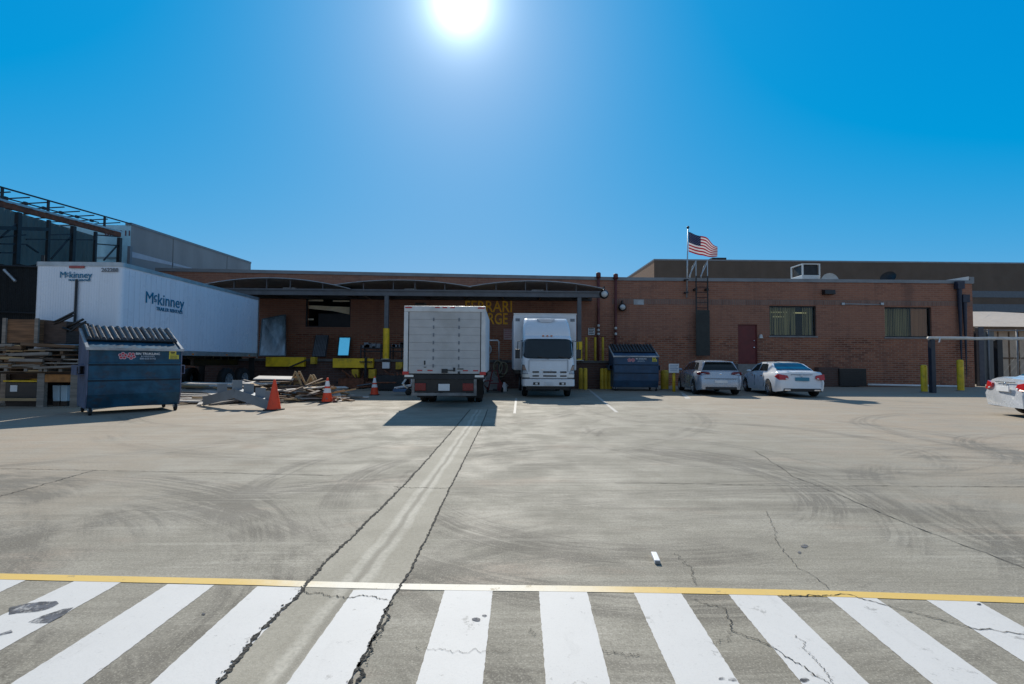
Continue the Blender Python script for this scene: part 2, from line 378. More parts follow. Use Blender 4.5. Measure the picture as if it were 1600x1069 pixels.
def swale_mat():
    m,k,b,co=base('drain_strip_concrete')
    uv=k.n('ShaderNodeUVMap'); sep=k.n('ShaderNodeSeparateXYZ'); k.L.new(uv.outputs[0],sep.inputs[0])
    wob=k.noise(co,1.1,5,.6); fine=k.noise(co,38,4,.7); mid=k.noise(co,1.8,6,.65); grit=k.noise(co,140,2,.6)
    u=k.m('ADD',sep.outputs[0],k.m('MULTIPLY',k.m('SUBTRACT',wob,.5),.22))
    c=k.mix(k.ramp(mid,.3,.7),(.30,.285,.25),(.385,.368,.33))
    def band(c0,wd): return k.ramp(k.m('ABSOLUTE',k.m('SUBTRACT',u,c0)),wd*.2,wd,1,0)
    pale=k.m('MAXIMUM',band(.42,.11),band(.6,.10))
    c=k.mix(k.m('MULTIPLY',k.m('MULTIPLY',pale,k.ramp(mid,.2,.65,.3,1)),.6),c,(.60,.585,.55))
    c=k.mix(k.m('MULTIPLY',band(.51,.07),.5),c,(.2,.19,.17))
    c=k.mix(k.ramp(fine,.35,.7,0,.42),c,(.21,.2,.178)); c=k.mix(k.ramp(grit,.45,.75,0,.35),c,(.56,.54,.5))
    c=k.mix(1.0,c,WARM,'MULTIPLY'); k.L.new(c,b.inputs['Base Color']); b.inputs['Roughness'].default_value=.85; b.inputs['Specular IOR Level'].default_value=.3
    k.L.new(k.bump(fine,.35,.006),b.inputs['Normal']); return m
def paint_mat(name,col,wear,amt,fade=None):
    m,k,b,co=base(name)
    fine=k.noise(co,30,5,.7); mid=k.noise(co,2.6,6,.7); grit=k.noise(co,120,2,.6); sep=k.n('ShaderNodeSeparateXYZ'); k.L.new(co,sep.inputs[0])
    c=k.mix(k.ramp(mid,.3,.75,0,.35),col,tuple(x*.86 for x in col))
    if fade:
        xx=k.m('ADD',sep.outputs[0],k.m('MULTIPLY',k.m('SUBTRACT',mid,.5),.8))
        f=k.m('MULTIPLY',k.ramp(xx,fade[0],fade[1]),k.ramp(xx,fade[2],fade[3],1,0))
        c=k.mix(k.m('MULTIPLY',f,.92),c,(.78,.74,.64))
    spots=k.m('MULTIPLY',k.ramp(fine,.6,.68),k.ramp(mid,.5,.66))
    c=k.mix(k.m('MULTIPLY',spots,amt),c,wear); c=k.mix(k.ramp(k.m('ADD',k.noise(co,7,6,.75),k.m('MULTIPLY',mid,.35)),.79,.87,0,.7),c,wear); c=k.mix(k.ramp(k.noise(co,16,5,.7),.60,.72,0,.25),c,(.36,.35,.33)); c=k.mix(k.ramp(grit,.5,.8,0,.25),c,tuple(x*.6 for x in col))
    c=k.mix(k.ramp(k.noise(k.map(co,(2.5,.8,1),(0,0,0),(0,0,.5)),3.2,6,.7),.56,.72,0,.2),c,(.33,.32,.3))
    k.L.new(c,b.inputs['Base Color']); b.inputs['Roughness'].default_value=.7; k.L.new(k.bump(fine,.25,.004),b.inputs['Normal']); return m
def crack_mat():
    m,k,b,co=base('crack_dirt'); n=k.noise(co,60,4,.7)
    k.L.new(k.mix(k.ramp(n,.4,.68),(.012,.011,.009),(.13,.12,.10)),b.inputs['Base Color']); b.inputs['Roughness'].default_value=.95
    k.L.new(k.bump(n,.8,.02),b.inputs['Normal']); return m
CONCRETE=concrete_mat(); SWALE=swale_mat(); CRACK=crack_mat()
PAINTW=paint_mat('crosswalk_white_paint',(.62,.605,.575),(.28,.27,.25),.7)
PAINTY=paint_mat('crosswalk_yellow_paint',(.70,.47,.12),(.3,.22,.1),.6,fade=(-1.65,-1.0,-.0,1.15))
LINEW=paint_mat('old_parking_line_paint',(.46,.445,.41),(.3,.28,.25),.9)
TAR=mat('black_tar_scuff',(.07,.075,.09),.75,var=.5,scale=14)
_k=NT(TAR); _b=TAR.node_tree.nodes['Principled BSDF']; _co=_k.n('ShaderNodeTexCoord').outputs['Object']
_k.L.new(_k.ramp(_k.m('ADD',_k.noise(_co,9,6,.75),_k.m('MULTIPLY',_k.noise(_co,60,3),.3)),.5,.74,.1,1),_b.inputs['Alpha'])

ground=struct(MB().add([(-260,-30,0),(260,-30,0),(260,420,0),(-260,420,0)],[(0,1,2,3)]).build('concrete_yard',CONCRETE))
ZS,ZP,ZC,ZT=.0010,.0020,.0048,.0038
def flat(name,pix,m,z=ZP,parent=ground):
    mb=MB(); mb.add([G(x,y,z) for x,y in pix],[tuple(range(len(pix)))]); return mb.build(name,m,parent)
# strip of drain concrete between the two open joints
LJ=[(735,640),(715,664),(655,733),(600,790),(545,845),(500,888),(470,925),(410,985),(340,1069),(250,1180)]
RJ=[(762,640),(753,664),(703,763),(668,838),(640,893),(612,940),(592,982),(545,1069),(490,1180)]
def resample(pix,n):
    pts=[G(x,y) for x,y in pix]; L=[0]
    for a,b in zip(pts,pts[1:]): L.append(L[-1]+(b-a).length)
    o=[]
    for i in range(n+1):
        s=L[-1]*i/n; j=max(q for q in range(len(L)-1) if L[q]<=s+1e-9); t=(s-L[j])/max(1e-9,(L[j+1]-L[j])); o.append(pts[j].lerp(pts[j+1],min(1,t)))
    return o
lj,rj=resample(LJ,40),resample(RJ,40)
mb=MB(); mb.grid([[a+Vector((0,0,ZS)),b+Vector((0,0,ZS))] for a,b in zip(lj,rj)])
swale=mb.build('drain_strip',SWALE,ground)
uvl=swale.data.uv_layers.new(name='UVMap')
for p in swale.data.polygons:
    for li,vi in zip(p.loop_indices,p.vertices): uvl.data[li].uv=(vi%2,(vi//2)/40)
def crack(pix,w0,w1,n=160,jit=.5,chips=0,z=ZC,seed=1,name='pavement_crack',wander=0.0,chip_side=-1):
    r=random.Random(seed); pts=resample(pix,n); mb=MB(); rows=[]; off=0.0
    for i,p in enumerate(pts):
        t=(pts[min(i+1,n)]-pts[max(i-1,0)]).normalized(); nrm=Vector((-t.y,t.x,0))
        off=off*.86+r.uniform(-1,1)*wander
        wd=(w0+(w1-w0)*i/n)*r.uniform(1-jit,1+jit)
        q=p+nrm*off
        rows.append([q-nrm*wd*.5+Vector((0,0,z)),q+nrm*wd*.5*r.uniform(.5,1.2)+Vector((0,0,z))])
    mb.grid(rows)
    for _ in range(chips):
        i=int(n*(r.random()**.8)); p=pts[min(n,i)]; t=(pts[min(i+1,n)]-pts[max(i-1,0)]).normalized(); nrm=Vector((-t.y,t.x,0))
        wd=(w0+(w1-w0)*i/n); c=p+nrm*(-chip_side)*wd*r.uniform(.3,1.15)+t*r.uniform(-.05,.05); s=wd*r.uniform(.12,.38)
        k=r.randint(4,6); mb.add([c+Vector((math.cos(6.28*j/k)*s*r.uniform(.5,1.2),math.sin(6.28*j/k)*s*r.uniform(.5,1.6),z+.0005)) for j in range(k)],[tuple(range(k))])
    return mb.build(name,CRACK,ground)
crack(LJ,.021,.021,900,.75,260,seed=3,name='open_joint',wander=.0035,chip_side=1)
crack(RJ,.017,.014,800,.65,110,seed=4,name='open_joint',wander=.003,chip_side=1)
crack([(612,940),(606,955),(596,985),(585,1005),(570,1035),(556,1069)],.010,.016,60,.6,30,seed=8,wander=.012)
for pix,w_,sd_ in [
  ([(475,925),(500,928),(535,934),(575,934),(606,939)],.008,11),([(615,760),(640,762),(675,763),(703,763)],.01,12),([(1180,705),(1240,745),(1300,768),(1400,812),(1500,850),(1610,890)],.010,13),
  ([(0,776),(40,765),(100,748),(150,735)],.014,14),([(0,733),(130,735),(320,739),(520,744)],.012,15),([(960,755),(1100,756),(1250,759),(1420,760),(1600,761)],.012,16),
  ([(1198,800),(1215,850),(1235,872),(1250,890),(1280,905),(1297,921)],.0042,17),([(1055,865),(1085,895),(1090,915)],.005,18),
  ([(1085,938),(1110,945),(1133,952),(1145,975),(1145,985),(1170,997),(1210,1014),(1260,1040),(1300,1069)],.007,19),([(1145,985),(1140,1000),(1110,1006)],.004,20),
  ([(1215,932),(1280,930),(1325,932),(1390,950),(1470,968),(1530,985),(1600,992)],.008,21),([(825,985),(840,993)],.006,22),([(940,1016),(960,1022),(1000,1027)],.006,23),
  ([(1240,993),(1262,1020),(1290,1050),(1305,1075)],.004,24),([(650,1010),(720,1020),(800,1018)],.003,25)]:
    crack(pix,w_*.75,w_*.75,90,.6,0,seed=sd_,wander=.01)
# crosswalk
def line_x(a,b,y): return a[0]+(b[0]-a[0])*(y-a[1])/(b[1]-a[1])
stripes=[((42.5,905.5),(0,925),None,None),
 ((117.5,907.5),(0,962.5),(190,909.5),(0,1016)),((262.5,912.5),(16,1069),(335,914),(129,1069)),((402,916),(234,1069),(476,918),(337,1069)),
 ((552.5,922),(447.5,1069),(621,921),(547,1069)),((695,921.5),(650,1069),(770,922),(754,1069)),((842,922.5),(853,1069),(917,924),(954,1069)),
 ((990,925),(1056,1069),(1064,926),(1156,1069)),((1137.5,928),(1254,1069),(1214,930),(1358,1069)),((1290.6,931),(1458,1069),(1369,934),(1559,1069)),
 ((1447,937),(1600,1034),(1528,939),(1600,980)),((1606,942),(1700,990),(1688,944),(1800,992))]
for a,b,c,d in stripes:
    if c is None: a,b,c,d=((-30,903),(-190,960),(42.5,905.5),(0,925))
    yb=1300
    q=[a,(line_x(a,b,yb),yb),(line_x(c,d,yb),yb),c]
    ps=[G(x,y,ZP) for x,y in q]
    n=80; mb=MB(); r=random.Random(int(a[0]))
    mb.grid([[ps[0].lerp(ps[1],i/n)+Vector((r.uniform(-.0022,.0022),0,0)),ps[3].lerp(ps[2],i/n)+Vector((r.uniform(-.0022,.0022),0,0))] for i in range(n+1)])
    mb.build('crosswalk_stripe',PAINTW,ground)
YT=[(-120,893.5),(0,896),(130,899),(400,905),(480,908),(640,912),(740,913.5),(880,915),(1100,918.5),(1300,923),(1600,933),(1800,940)]
mb=MB(); mb.grid([[G(x,y,ZP+.0009),G(x,y+9.3,ZP+.0009)] for x,y in YT]); mb.build('crosswalk_border_line',PAINTY,ground)
for pix in [[(15,949),(35,944),(62,940),(88,939),(92,943),(80,950),(58,956),(30,958),(14,960)],[(44,972),(66,962),(100,951),(115,949),(98,962),(76,973),(52,974)],[(0,990),(18,984),(20,988),(0,993)]]:
    flat('tyre_scuff',pix,TAR,ZT)
for cx,cy,s in [(1128,1060,8),(1144,1062,9),(1257,1062,9),(318,959,4),(1530,944,4),(745,968,8),(757,962,5),(1257,853,7),(1249,863,4)]:
    r=random.Random(cx); k=9
    flat('tar_spot',[(cx+math.cos(6.28*j/k)*s*r.uniform(.6,1.1),cy+math.sin(6.28*j/k)*s*.45*r.uniform(.5,1.1)) for j in range(k)],TAR,ZT)
for pix in [[(908,600),(911,600),(966,644),(961,644)],[(805,622),(808,622),(806,646),(802,646)],[(1062,612),(1066,612),(1080,623),(1071,623)]]:
    flat('parking_line',pix,LINEW,ZP)
# ------------------------------------------------------------------ main brick building
YF=28.0
def fx(px,py=520): return P(px,py,YF).x
def fz(py,px=800): return P(px,py,YF).z
bld=thing('brick_building','long low red brick workshop with dock canopy and two curtained windows','building',(4,34,0))
off=Vector((-4,-34,0))
def wall_holes(mb,x0,x1,z0,z1,y,holes,depth):
    xs=sorted({x0,x1,*[h[0] for h in holes],*[h[1] for h in holes]}); zs=sorted({z0,z1,*[h[2] for h in holes],*[h[3] for h in holes]})
    for i in range(len(xs)-1):
        for j in range(len(zs)-1):
            cx,cz=(xs[i]+xs[i+1])/2,(zs[j]+zs[j+1])/2
            if any(h[0]<cx<h[1] and h[2]<cz<h[3] for h in holes): continue
            mb.add([(xs[i],y,zs[j]),(xs[i+1],y,zs[j]),(xs[i+1],y,zs[j+1]),(xs[i],y,zs[j+1])],[(0,1,2,3)])
    for a,b,c,d in holes:
        mb.add([(a,y,c),(b,y,c),(b,y,d),(a,y,d),(a,y+depth,c),(b,y+depth,c),(b,y+depth,d),(a,y+depth,d)],[(0,1,5,4),(1,2,6,5),(2,3,7,6),(3,0,4,7)])
XL,XD,XR=fx(240),fx(948),fx(1521)
ZTOP=P(1300,437,YF).z
def zt(x): return ZTOP+max(0,min(1.3,(fx(980)-x)/(fx(980)-fx(395))))*.24
W1=(P(1202,478,YF).x,P(1275,478,YF).x,P(1240,525,YF).z,P(1240,478,YF).z)
W2=(P(1382,480,YF).x,P(1455,480,YF).x,P(1420,527,YF).z,P(1420,480,YF).z)
WD=(P(478,467,YF).x,P(548,467,YF).x,P(510,511,YF).z,P(510,466,YF).z)
DR=(P(1153,507,YF).x,P(1183,507,YF).x,1.3,P(1168,507,YF).z)
mb=MB(); wall_holes(mb,XD,XR,0,ZTOP,YF,[W1,W2,DR],.22)
mb.add([(XR,YF,0),(XR,YF+22,0),(XR,YF+22,ZTOP),(XR,YF,ZTOP)],[(0,1,2,3)])
mb.v=[v+off for v in mb.v]
wr=mb.build('wall',BRICK,bld)
# upper brick of the dock side, above and behind the canopy
mb=MB(); wall_holes(mb,XL,XD,0,ZTOP,YF,[WD],.5)
for v in mb.v:
    if abs(v.z-ZTOP)<1e-4: v.z=zt(v.x)
mb.add([(XL,YF+22,0),(XL,YF,0),(XL,YF,zt(XL)),(XL,YF+22,zt(XL))],[(0,1,2,3)])
mb.v=[v+off for v in mb.v]
wl=mb.build('wall',BRICK,bld)
mb=MB(); mb.add([(XL+.02,YF+.02,zt(XL)-.35),(XR-.02,YF+.02,ZTOP-.35),(XR-.02,YF+21.9,ZTOP-.35),(XL+.02,YF+21.9,zt(XL)-.35)],[(0,1,2,3)]); mb.v=[v+off for v in mb.v]
mb.build('roof',ROOFING,bld)
mb=MB(); th=.17
for xa,xb in ((XL,fx(395)),(fx(395),fx(980)),(fx(980),XR+.06)):
    za,zb=zt(xa),zt(xb)
    mb.add([(xa,YF-.06,za-th),(xb,YF-.06,zb-th),(xb,YF-.06,zb+.02),(xa,YF-.06,za+.02),(xa,YF+.3,za-th),(xb,YF+.3,zb-th),(xb,YF+.3,zb+.02),(xa,YF+.3,za+.02)],[(0,1,2,3),(3,2,6,7),(7,6,5,4),(0,4,5,1)])
mb.bx(XR-.24,XR+.06,YF+.303,YF+22,ZTOP-th,ZTOP+.02)
mb.v=[v+off for v in mb.v]; mb.build('coping',COPING,bld)
# soldier band at window head height
mb=MB(); mb.bx(XD+.3,W1[0]-.05,YF-.012,YF+.05,W1[3]+.02,W1[3]+.34); mb.bx(W1[0]-.047,XR,YF-.014,YF+.05,W1[3]+.06,W1[3]+.36); mb.v=[v+off for v in mb.v]
mb.split('brick_band',brick_mat('soldier_brick',((.19,.10,.075),(.24,.13,.10),(.29,.17,.125)),(.2,.15,.12),rw=.13,rh=.42),bld)
def blind_window(h,bright=False):
    a,b,c,d=h
    fr=MB(); t=.06
    for q in ((a,b,d-t,d),(a,b,c,c+t),(a,a+t,c+t,d-t),(b-t,b,c+t,d-t)): fr.bx(q[0],q[1],YF+.10,YF+.20,q[2],q[3])
    fr.v=[v+off for v in fr.v]; fo=fr.build('window',DARK,bld)
    g=MB().bx(a+t,b-t,YF+.15,YF+.156,c+t,d-t); g.v=[v+off for v in g.v]
    g.build('pane',CLEARG,fo)
    sl=MB(); n=26; r=random.Random(int(a*10))
    for i in range(n):
        if not bright and 15<i<20: continue
        x=a+t+(b-a-2*t)*(i+.5)/n; an=r.uniform(-.3,.5); hw=r.uniform(.03,.05)
        dx,dy=math.cos(an)*hw,math.sin(an)*hw; sw=r.uniform(-.05,.05) if not bright else 0
        sl.add([(x-dx+sw,YF+.27-dy,c+.03),(x+dx+sw,YF+.27+dy,c+.03),(x+dx,YF+.27+dy,d-.08),(x-dx,YF+.27-dy,d-.08)],[(0,1,2,3)])
    sl.v=[v+off for v in sl.v]; sl.build('blinds',BLINDS,fo)
    bk=MB(); bk.add([(a-.3,YF+.223,c-.2),(b+.3,YF+.223,c-.2),(b+.3,YF+1.8,c-.2),(a-.3,YF+1.8,c-.2),(a-.3,YF+.223,d+.2),(b+.3,YF+.223,d+.2),(b+.3,YF+1.8,d+.2),(a-.3,YF+1.8,d+.2)],[(0,1,2,3),(4,5,6,7),(3,2,6,7),(0,3,7,4),(1,2,6,5)])
    bk.v=[v+off for v in bk.v]; bk.build('room',DARKROOM,fo)
    sill=MB().bx(a-.06,b+.06,YF-.05,YF+.10,c-.09,c-.003); sill.v=[v+off for v in sill.v]; sill.build('sill',CONC,fo)
    return fo
def clear_glass():
    m,k,b,co=base('window_glass')
    tr=k.n('ShaderNodeBsdfTransparent'); tr.inputs[0].default_value=(.82,.85,.80,1); gl=k.n('ShaderNodeBsdfGlossy'); gl.inputs['Roughness'].default_value=.03
    ms=k.n('ShaderNodeMixShader'); ms.inputs[0].default_value=.035; k.L.new(tr.outputs[0],ms.inputs[1]); k.L.new(gl.outputs[0],ms.inputs[2])
    k.L.new(ms.outputs[0],m.node_tree.nodes['Material Output'].inputs[0]); return m
    b.inputs['Base Color'].default_value=(.8,.85,.85,1); b.inputs['Roughness'].default_value=.02; b.inputs['Transmission Weight'].default_value=.9
    b.inputs['IOR'].default_value=1.12; n=k.noise(co,1.0,2); k.L.new(k.bump(n,.02,.02),b.inputs['Normal']); return m
CLEARG=clear_glass()
blind_window(W1); w2=blind_window(W2,True)
cu=MB().bx(W2[0]+1.72,W2[1]-.12,YF+.19,YF+.205,W2[2]+.07,W2[3]-.07); cu.v=[v+off for v in cu.v]
cu.build('curtain',mat('terracotta_curtain',(.55,.21,.11),.8,var=.2,stretch=(8,1,.1)),w2)
# fluorescent fittings seen through the first curtained window
tl=MB()
for x0,x1,z in ((1205,1230,488),(1238,1260,489),(1206,1224,495)):
    a_=P(x0,z,YF+.9); b_=P(x1,z,YF+.9); tl.bx(a_.x,b_.x,YF+.85,YF+.92,a_.z-.03,a_.z+.03)
tl.v=[v+off for v in tl.v]
em=bpy.data.materials.new('tube_light'); em.use_nodes=True; em.node_tree.nodes['Principled BSDF'].inputs['Emission Color'].default_value=(1,.9,.45,1); em.node_tree.nodes['Principled BSDF'].inputs['Emission Strength'].default_value=.35
tl.split('ceiling_tube',em,[o for o in bld.children if o.name=='window'][0])
# opening on the dock
a,b,c,d=WD
fr=MB(); t=.07
for q in ((a,b,d-t,d),(a,b,c,c+t),(a,a+t,c+t,d-t),(b-t,b,c+t,d-t)): fr.bx(q[0],q[1],YF+.05,YF+.13,q[2],q[3])
fr.v=[v+off for v in fr.v]; fo=fr.build('dock_window',DARK,bld)
rm=MB(); rm.add([(a-.02,YF+.503,c-.02),(b+.02,YF+.503,c-.02),(b+.02,YF+3,c-.02),(a-.02,YF+3,c-.02),(a-.02,YF+.503,d+.02),(b+.02,YF+.503,d+.02),(b+.02,YF+3,d+.02),(a-.02,YF+3,d+.02)],[(0,1,2,3),(4,5,6,7),(3,2,6,7),(0,3,7,4),(1,2,6,5)])
rm.v=[v+off for v in rm.v]; rm.build('room',DARKROOM,fo)
sh=MB(); q=[P(478,477,YF+.4),P(549,480,YF+.4),P(549,492,YF+.4),P(520,486,YF+.4),P(478,482,YF+.4)]
sh.add([p+off for p in q]+[p+off+Vector((0,.03,0)) for p in q],[(0,1,2,3,4),(9,8,7,6,5)]+[(i,i+5,(i+1)%5+5,(i+1)%5) for i in range(5)])
sh.build('beige_panel',mat('bright_beige_panel',(.95,.80,.55),.7,var=.08),fo)  # bright beige panel added for the lit, reflected tan shape in the opening
lt=MB()
for x0,x1,yy in ((480,505,467.5),(520,546,468.5),(480,490,497)):
    p0,p1=P(x0,yy+2,YF+.38),P(x1,yy+2,YF+.38); lt.bx(p0.x,p1.x,YF+.36,YF+.4,p0.z-.045,p0.z+.045)
lt.v=[v+off for v in lt.v]; lt.split('light_fitting',mat('pale_fitting',(.9,.8,.6),.5,var=.05),fo)
sh=MB(); p0,p1=P(498,490,YF+.45),P(546,510,YF+.45); sh.bx(p0.x,p1.x,YF+.42,YF+.46,p1.z,p0.z-.0); sh.v=[v+off for v in sh.v]; sh.build('lower_panel',mat('charcoal_panel',(.035,.036,.04),.6,var=.1),fo)
# red door
a,b,c,d=DR
dm=MB().bx(a+.05,b-.05,YF+.08,YF+.13,c,d-.05); dm.v=[v+off for v in dm.v]; do=dm.build('door',REDDOOR,bld,bevel=.008)
fm=MB(); fm.bx(a,a+.05,YF+.05,YF+.15,c,d); fm.bx(b-.05,b,YF+.05,YF+.15,c,d); fm.bx(a+.05,b-.05,YF+.05,YF+.15,d-.05,d); fm.v=[v+off for v in fm.v]; fm.build('frame',REDDOOR,do)
for zz,rr in ((c+.95,.045),(c+1.35,.03)):
    hm=MB().lathe([(0,-.06),(rr,-.06),(rr,0),(0,0)],(b-.17,YF+.08,zz),'y',12); hm.v=[v+off for v in hm.v]; hm.build('handle',CHROME,do,smooth=True)
lm=MB().bx(a-.6,b+.6,YF-1.2,YF-.003,0,c-.02); [lm.bx(b+.6,b+.6+.3*(4-i),YF-1.2,YF-.003,.26*i,.26*(i+1)-.003) for i in range(4)]; lm.v=[v+off for v in lm.v]; lm.build('door_landing',CONC,bld)
# painted letters on the dock wall
def wl_text(s,px0,px1,pyc,h):
    p0,p1=P(px0,pyc,YF-.01),P(px1,pyc,YF-.01)
    return p0,p1
p0,p1=P(727,480,YF),P(800,480,YF); hh=(P(760,471,YF).z-P(760,489,YF).z)
lt1=text('lettering','FERRARI',hh*1.37,GOLD,bld,(0,0,0),bold=.012,sx=.62)
wd=max(v.co.x for v in lt1.data.vertices)-min(v.co.x for v in lt1.data.vertices)
for v in lt1.data.vertices: v.co.x*=(p1.x-p0.x)/wd
lt1.location=Vector(((p0.x+p1.x)/2,YF-.012,P(763,480,YF).z))+off
lt2=text('lettering','FORGE',hh*1.37,GOLD,bld,(0,0,0),bold=.012,sx=.62)
p1b=P(793,499,YF); p0b=P(740,499,YF); wd=max(v.co.x for v in lt2.data.vertices)-min(v.co.x for v in lt2.data.vertices)
for v in lt2.data.vertices: v.co.x*=(p1b.x-p0b.x)/wd
lt2.location=Vector(((p0b.x+p1b.x)/2,YF-.012,P(766,499,YF).z))+off
# downpipes, conduits
def pipe(name,pts,r,m,parent=bld,n=8):
    mb=MB().tube([Vector(p)+off for p in pts],r,n); return mb.build(name,m,parent,smooth=True)
for px,top in ((935,426),(962,428)):
    p=P(px,top,YF-.14); g=Vector((p.x,YF-.14,0))
    d_=pipe('downpipe',[p-Vector((0,0,.3)),g],.075,PIPERED); p=p-Vector((0,0,.30)); hm=MB().lathe([(.09,0),(.14,0),(.14,.24),(.11,.30),(0,.30)],p+off+Vector((0,0,.0)),'z',12); hm.build('pipe_head',PIPERED,d_,smooth=True)
    for py in ((509,516,522) if px==935 else (513,522)):
        q=P(px,py,YF-.24)+off; MB().lathe([(0,-.05),(.075,-.05),(.085,0),(0,.01)],q,'y',12).build('valve_cap',LAMPGLOBE,d_,smooth=True)
mb=MB()
for px,top in ((1499,449),(1507,470)):
    p=P(px,top,YF-.16); mb.tube([p+off+Vector((.0,.1,0)),p+off,Vector((p.x,YF-.16,0))+off],.12 if px==1499 else .11,10)
    mb.bx(p.x-.2+off.x,p.x+.2+off.x,YF-.3+off.y,YF-.02+off.y,p.z-.1,p.z+.35)
mb.split('corner_downpipe',mat('dark_navy_metal',(.03,.035,.055),.5,metal=.2,var=.15),bld)
mb=MB(); p0=P(1470,439,YF+.35); p1=P(1514,432,YF+.35); p2=P(1514,439,YF+.35); p3=P(1521,433,YF+.35); p4=P(1521,440,YF+.35)
mb.prism([(p0.x+off.x,p0.z),(p2.x+off.x,p2.z-.05),(p1.x+off.x,p1.z)],YF+.35+off.y,YF+1.5+off.y); mb.build('roof_flashing',ACW,bld)
mb=MB().bx(p1.x+.02+off.x,p3.x+off.x,YF+.31+off.y,YF+1.4+off.y,p4.z-.1,p3.z); mb.build('parapet_post',COPING,bld)
pipe('conduit',[P(1317,475,YF-.04),P(1378,476,YF-.04)],.025,STEEL)
for px in (1317,1378): q=P(px,475,YF-.05)+off; MB().bx(q.x-.09,q.x+.09,q.y-.05,q.y+.04,q.z-.07,q.z+.07).build('junction_box',STEEL,bld,bevel=.01)
q=P(1292,457,YF-.02)+off; MB().prism([(q.y+.01,q.z-.16),(q.y-.32,q.z-.14),(q.y-.3,q.z+.1),(q.y+.01,q.z+.16)],q.x-.31,q.x+.31,'x').build('wall_pack_light',BLACK,bld,bevel=.02)
q=P(998,472,YF-.01)+off; mb=MB(); [mb.bx(q.x-.3,q.x+.3,q.y-.02-.01*(i%2),q.y+.02,q.z-.15+.05*i,q.z-.115+.05*i) for i in range(6)]; mb.build('vent_grille',STEEL,bld)
q=P(1188,526,YF-.02)+off; MB().prism([(q.x-.1,q.z-.1),(q.x+.1,q.z-.1),(q.x+.05,q.z+.12),(q.x-.05,q.z+.12)],q.y-.12,q.y+.01).build('door_bell_cover',ACW,bld,bevel=.01)
p0,p1=P(1306,576,YF-.2)+off,P(1348,604,YF-.2)+off
mb=MB().bx(p0.x,p1.x,p0.y-.3,p0.y+.19,.05,p0.z); [mb.bx(p0.x+.04,p1.x-.04,p0.y-.32,p0.y-.3,.12+.12*i,.18+.12*i) for i in range(int((p0.z-.1)/.12))]; mb.build('louvred_vent_box',BLACK,bld)
p0,p1=P(1288,574,YF)+off,P(1306,604,YF)+off
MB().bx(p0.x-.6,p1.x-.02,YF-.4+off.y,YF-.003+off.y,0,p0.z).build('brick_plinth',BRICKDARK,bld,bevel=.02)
pp=pipe('curb_pipe',[P(1356,601,YF-.25),P(1500,604,YF-.25)],.06,SIGNW)
# round lamps
def lamp(px,py,label,y=YF-.3):
    q=P(px,py,y); t=thing('round_lamp',label,'lamp',q)
    MB().lathe([(0,.28),(.2,.28),(.24,.1),(.2,.0),(.17,-.02)],(0,0,0),'y',16).build('housing',BLACK,t,smooth=True)
    MB().lathe([(0,-.12),(.08,-.1),(.15,-.04),(.165,.0)],(0,0,0),'y',16).build('lens',LAMPGLOBE,t,smooth=True)
    MB().bx(-.03,.03,.05,.3,.2,.4).build('bracket',BLACK,t); return t
lamp(973,480,'round white lamp in a black housing on the brick between red pipe and vent'); 
# flag
pf=P(1073,465,YF-.25); ft=P(1075,357,YF-.25)
fl=thing('flagpole','tall thin flagpole fixed to the brick parapet beside the roof ladder','flagpole',pf)
dz=ft.z-pf.z; MB().tube([(0,0,0),(ft.x-pf.x,0,dz)],[.045,.03],10).build('pole',STEEL,fl,smooth=True)
MB().lathe([(0,-.09),(.06,-.06),(.085,0),(.06,.06),(0,.09)],(ft.x-pf.x,0,dz+.06),'z',12).build('finial',DARK,fl,smooth=True)
mb=MB(); mb.bx(-.1,.1,-.05,.2,.25,.33); mb.bx(-.1,.1,-.05,.2,1.0,1.08); mb.split('pole_bracket',DARK,fl)
p_tl=P(1076,363,YF-.25); p_bl=P(1076,394,YF-.25); p_tr=P(1122,385,YF-.25); p_br=P(1119,401,YF-.25)
def flagp(u,v):
    top=p_tl.lerp(p_tr,u); bot=p_bl.lerp(p_br,u); top.z+=.10*math.sin(u*3.1)*1.3; bot.z-=.08*math.sin(u*3.0)
    q=top.lerp(bot,v); q.y+=.16*math.sin(u*9+v*1.6)*u**.5; q.z+=.03*math.sin(u*11+1); return q
flag=thing('national_flag','stars and stripes flag blowing out to one side of its roof pole','flag',p_tl)
def flag_part(name,m,u0,u1,v0,v1,nu,nv=2):
    mb=MB(); mb.grid([[flagp(u0+(u1-u0)*i/nu,v0+(v1-v0)*j/nv)-p_tl for j in range(nv+1)] for i in range(nu+1)]); return mb.build(name,m,flag,smooth=True)
def cloth(name,col):
    m,k,b,co=base(name); n=k.noise(co,6,3); b.inputs['Base Color'].default_value=(*col,1); b.inputs['Roughness'].default_value=.8
    tr=k.n('ShaderNodeBsdfTranslucent'); tr.inputs[0].default_value=(*col,1); mxs=k.n('ShaderNodeMixShader'); mxs.inputs[0].default_value=.3
    o=m.node_tree.nodes['Material Output']; k.L.new(b.outputs[0],mxs.inputs[1]); k.L.new(tr.outputs[0],mxs.inputs[2]); k.L.new(mxs.outputs[0],o.inputs[0]); return m
FR,FW,FB=cloth('flag_red',(.32,.012,.025)),cloth('flag_white',(.66,.62,.62)),cloth('flag_blue',(.008,.016,.06))
for i in range(13):
    flag_part('stripe',FR if i%2==0 else FW,0 if i>6 else .40,1,i/13,(i+1)/13,24,1)
flag_part('canton',FB,0,.40,0,7/13,10,4)
mb=MB()
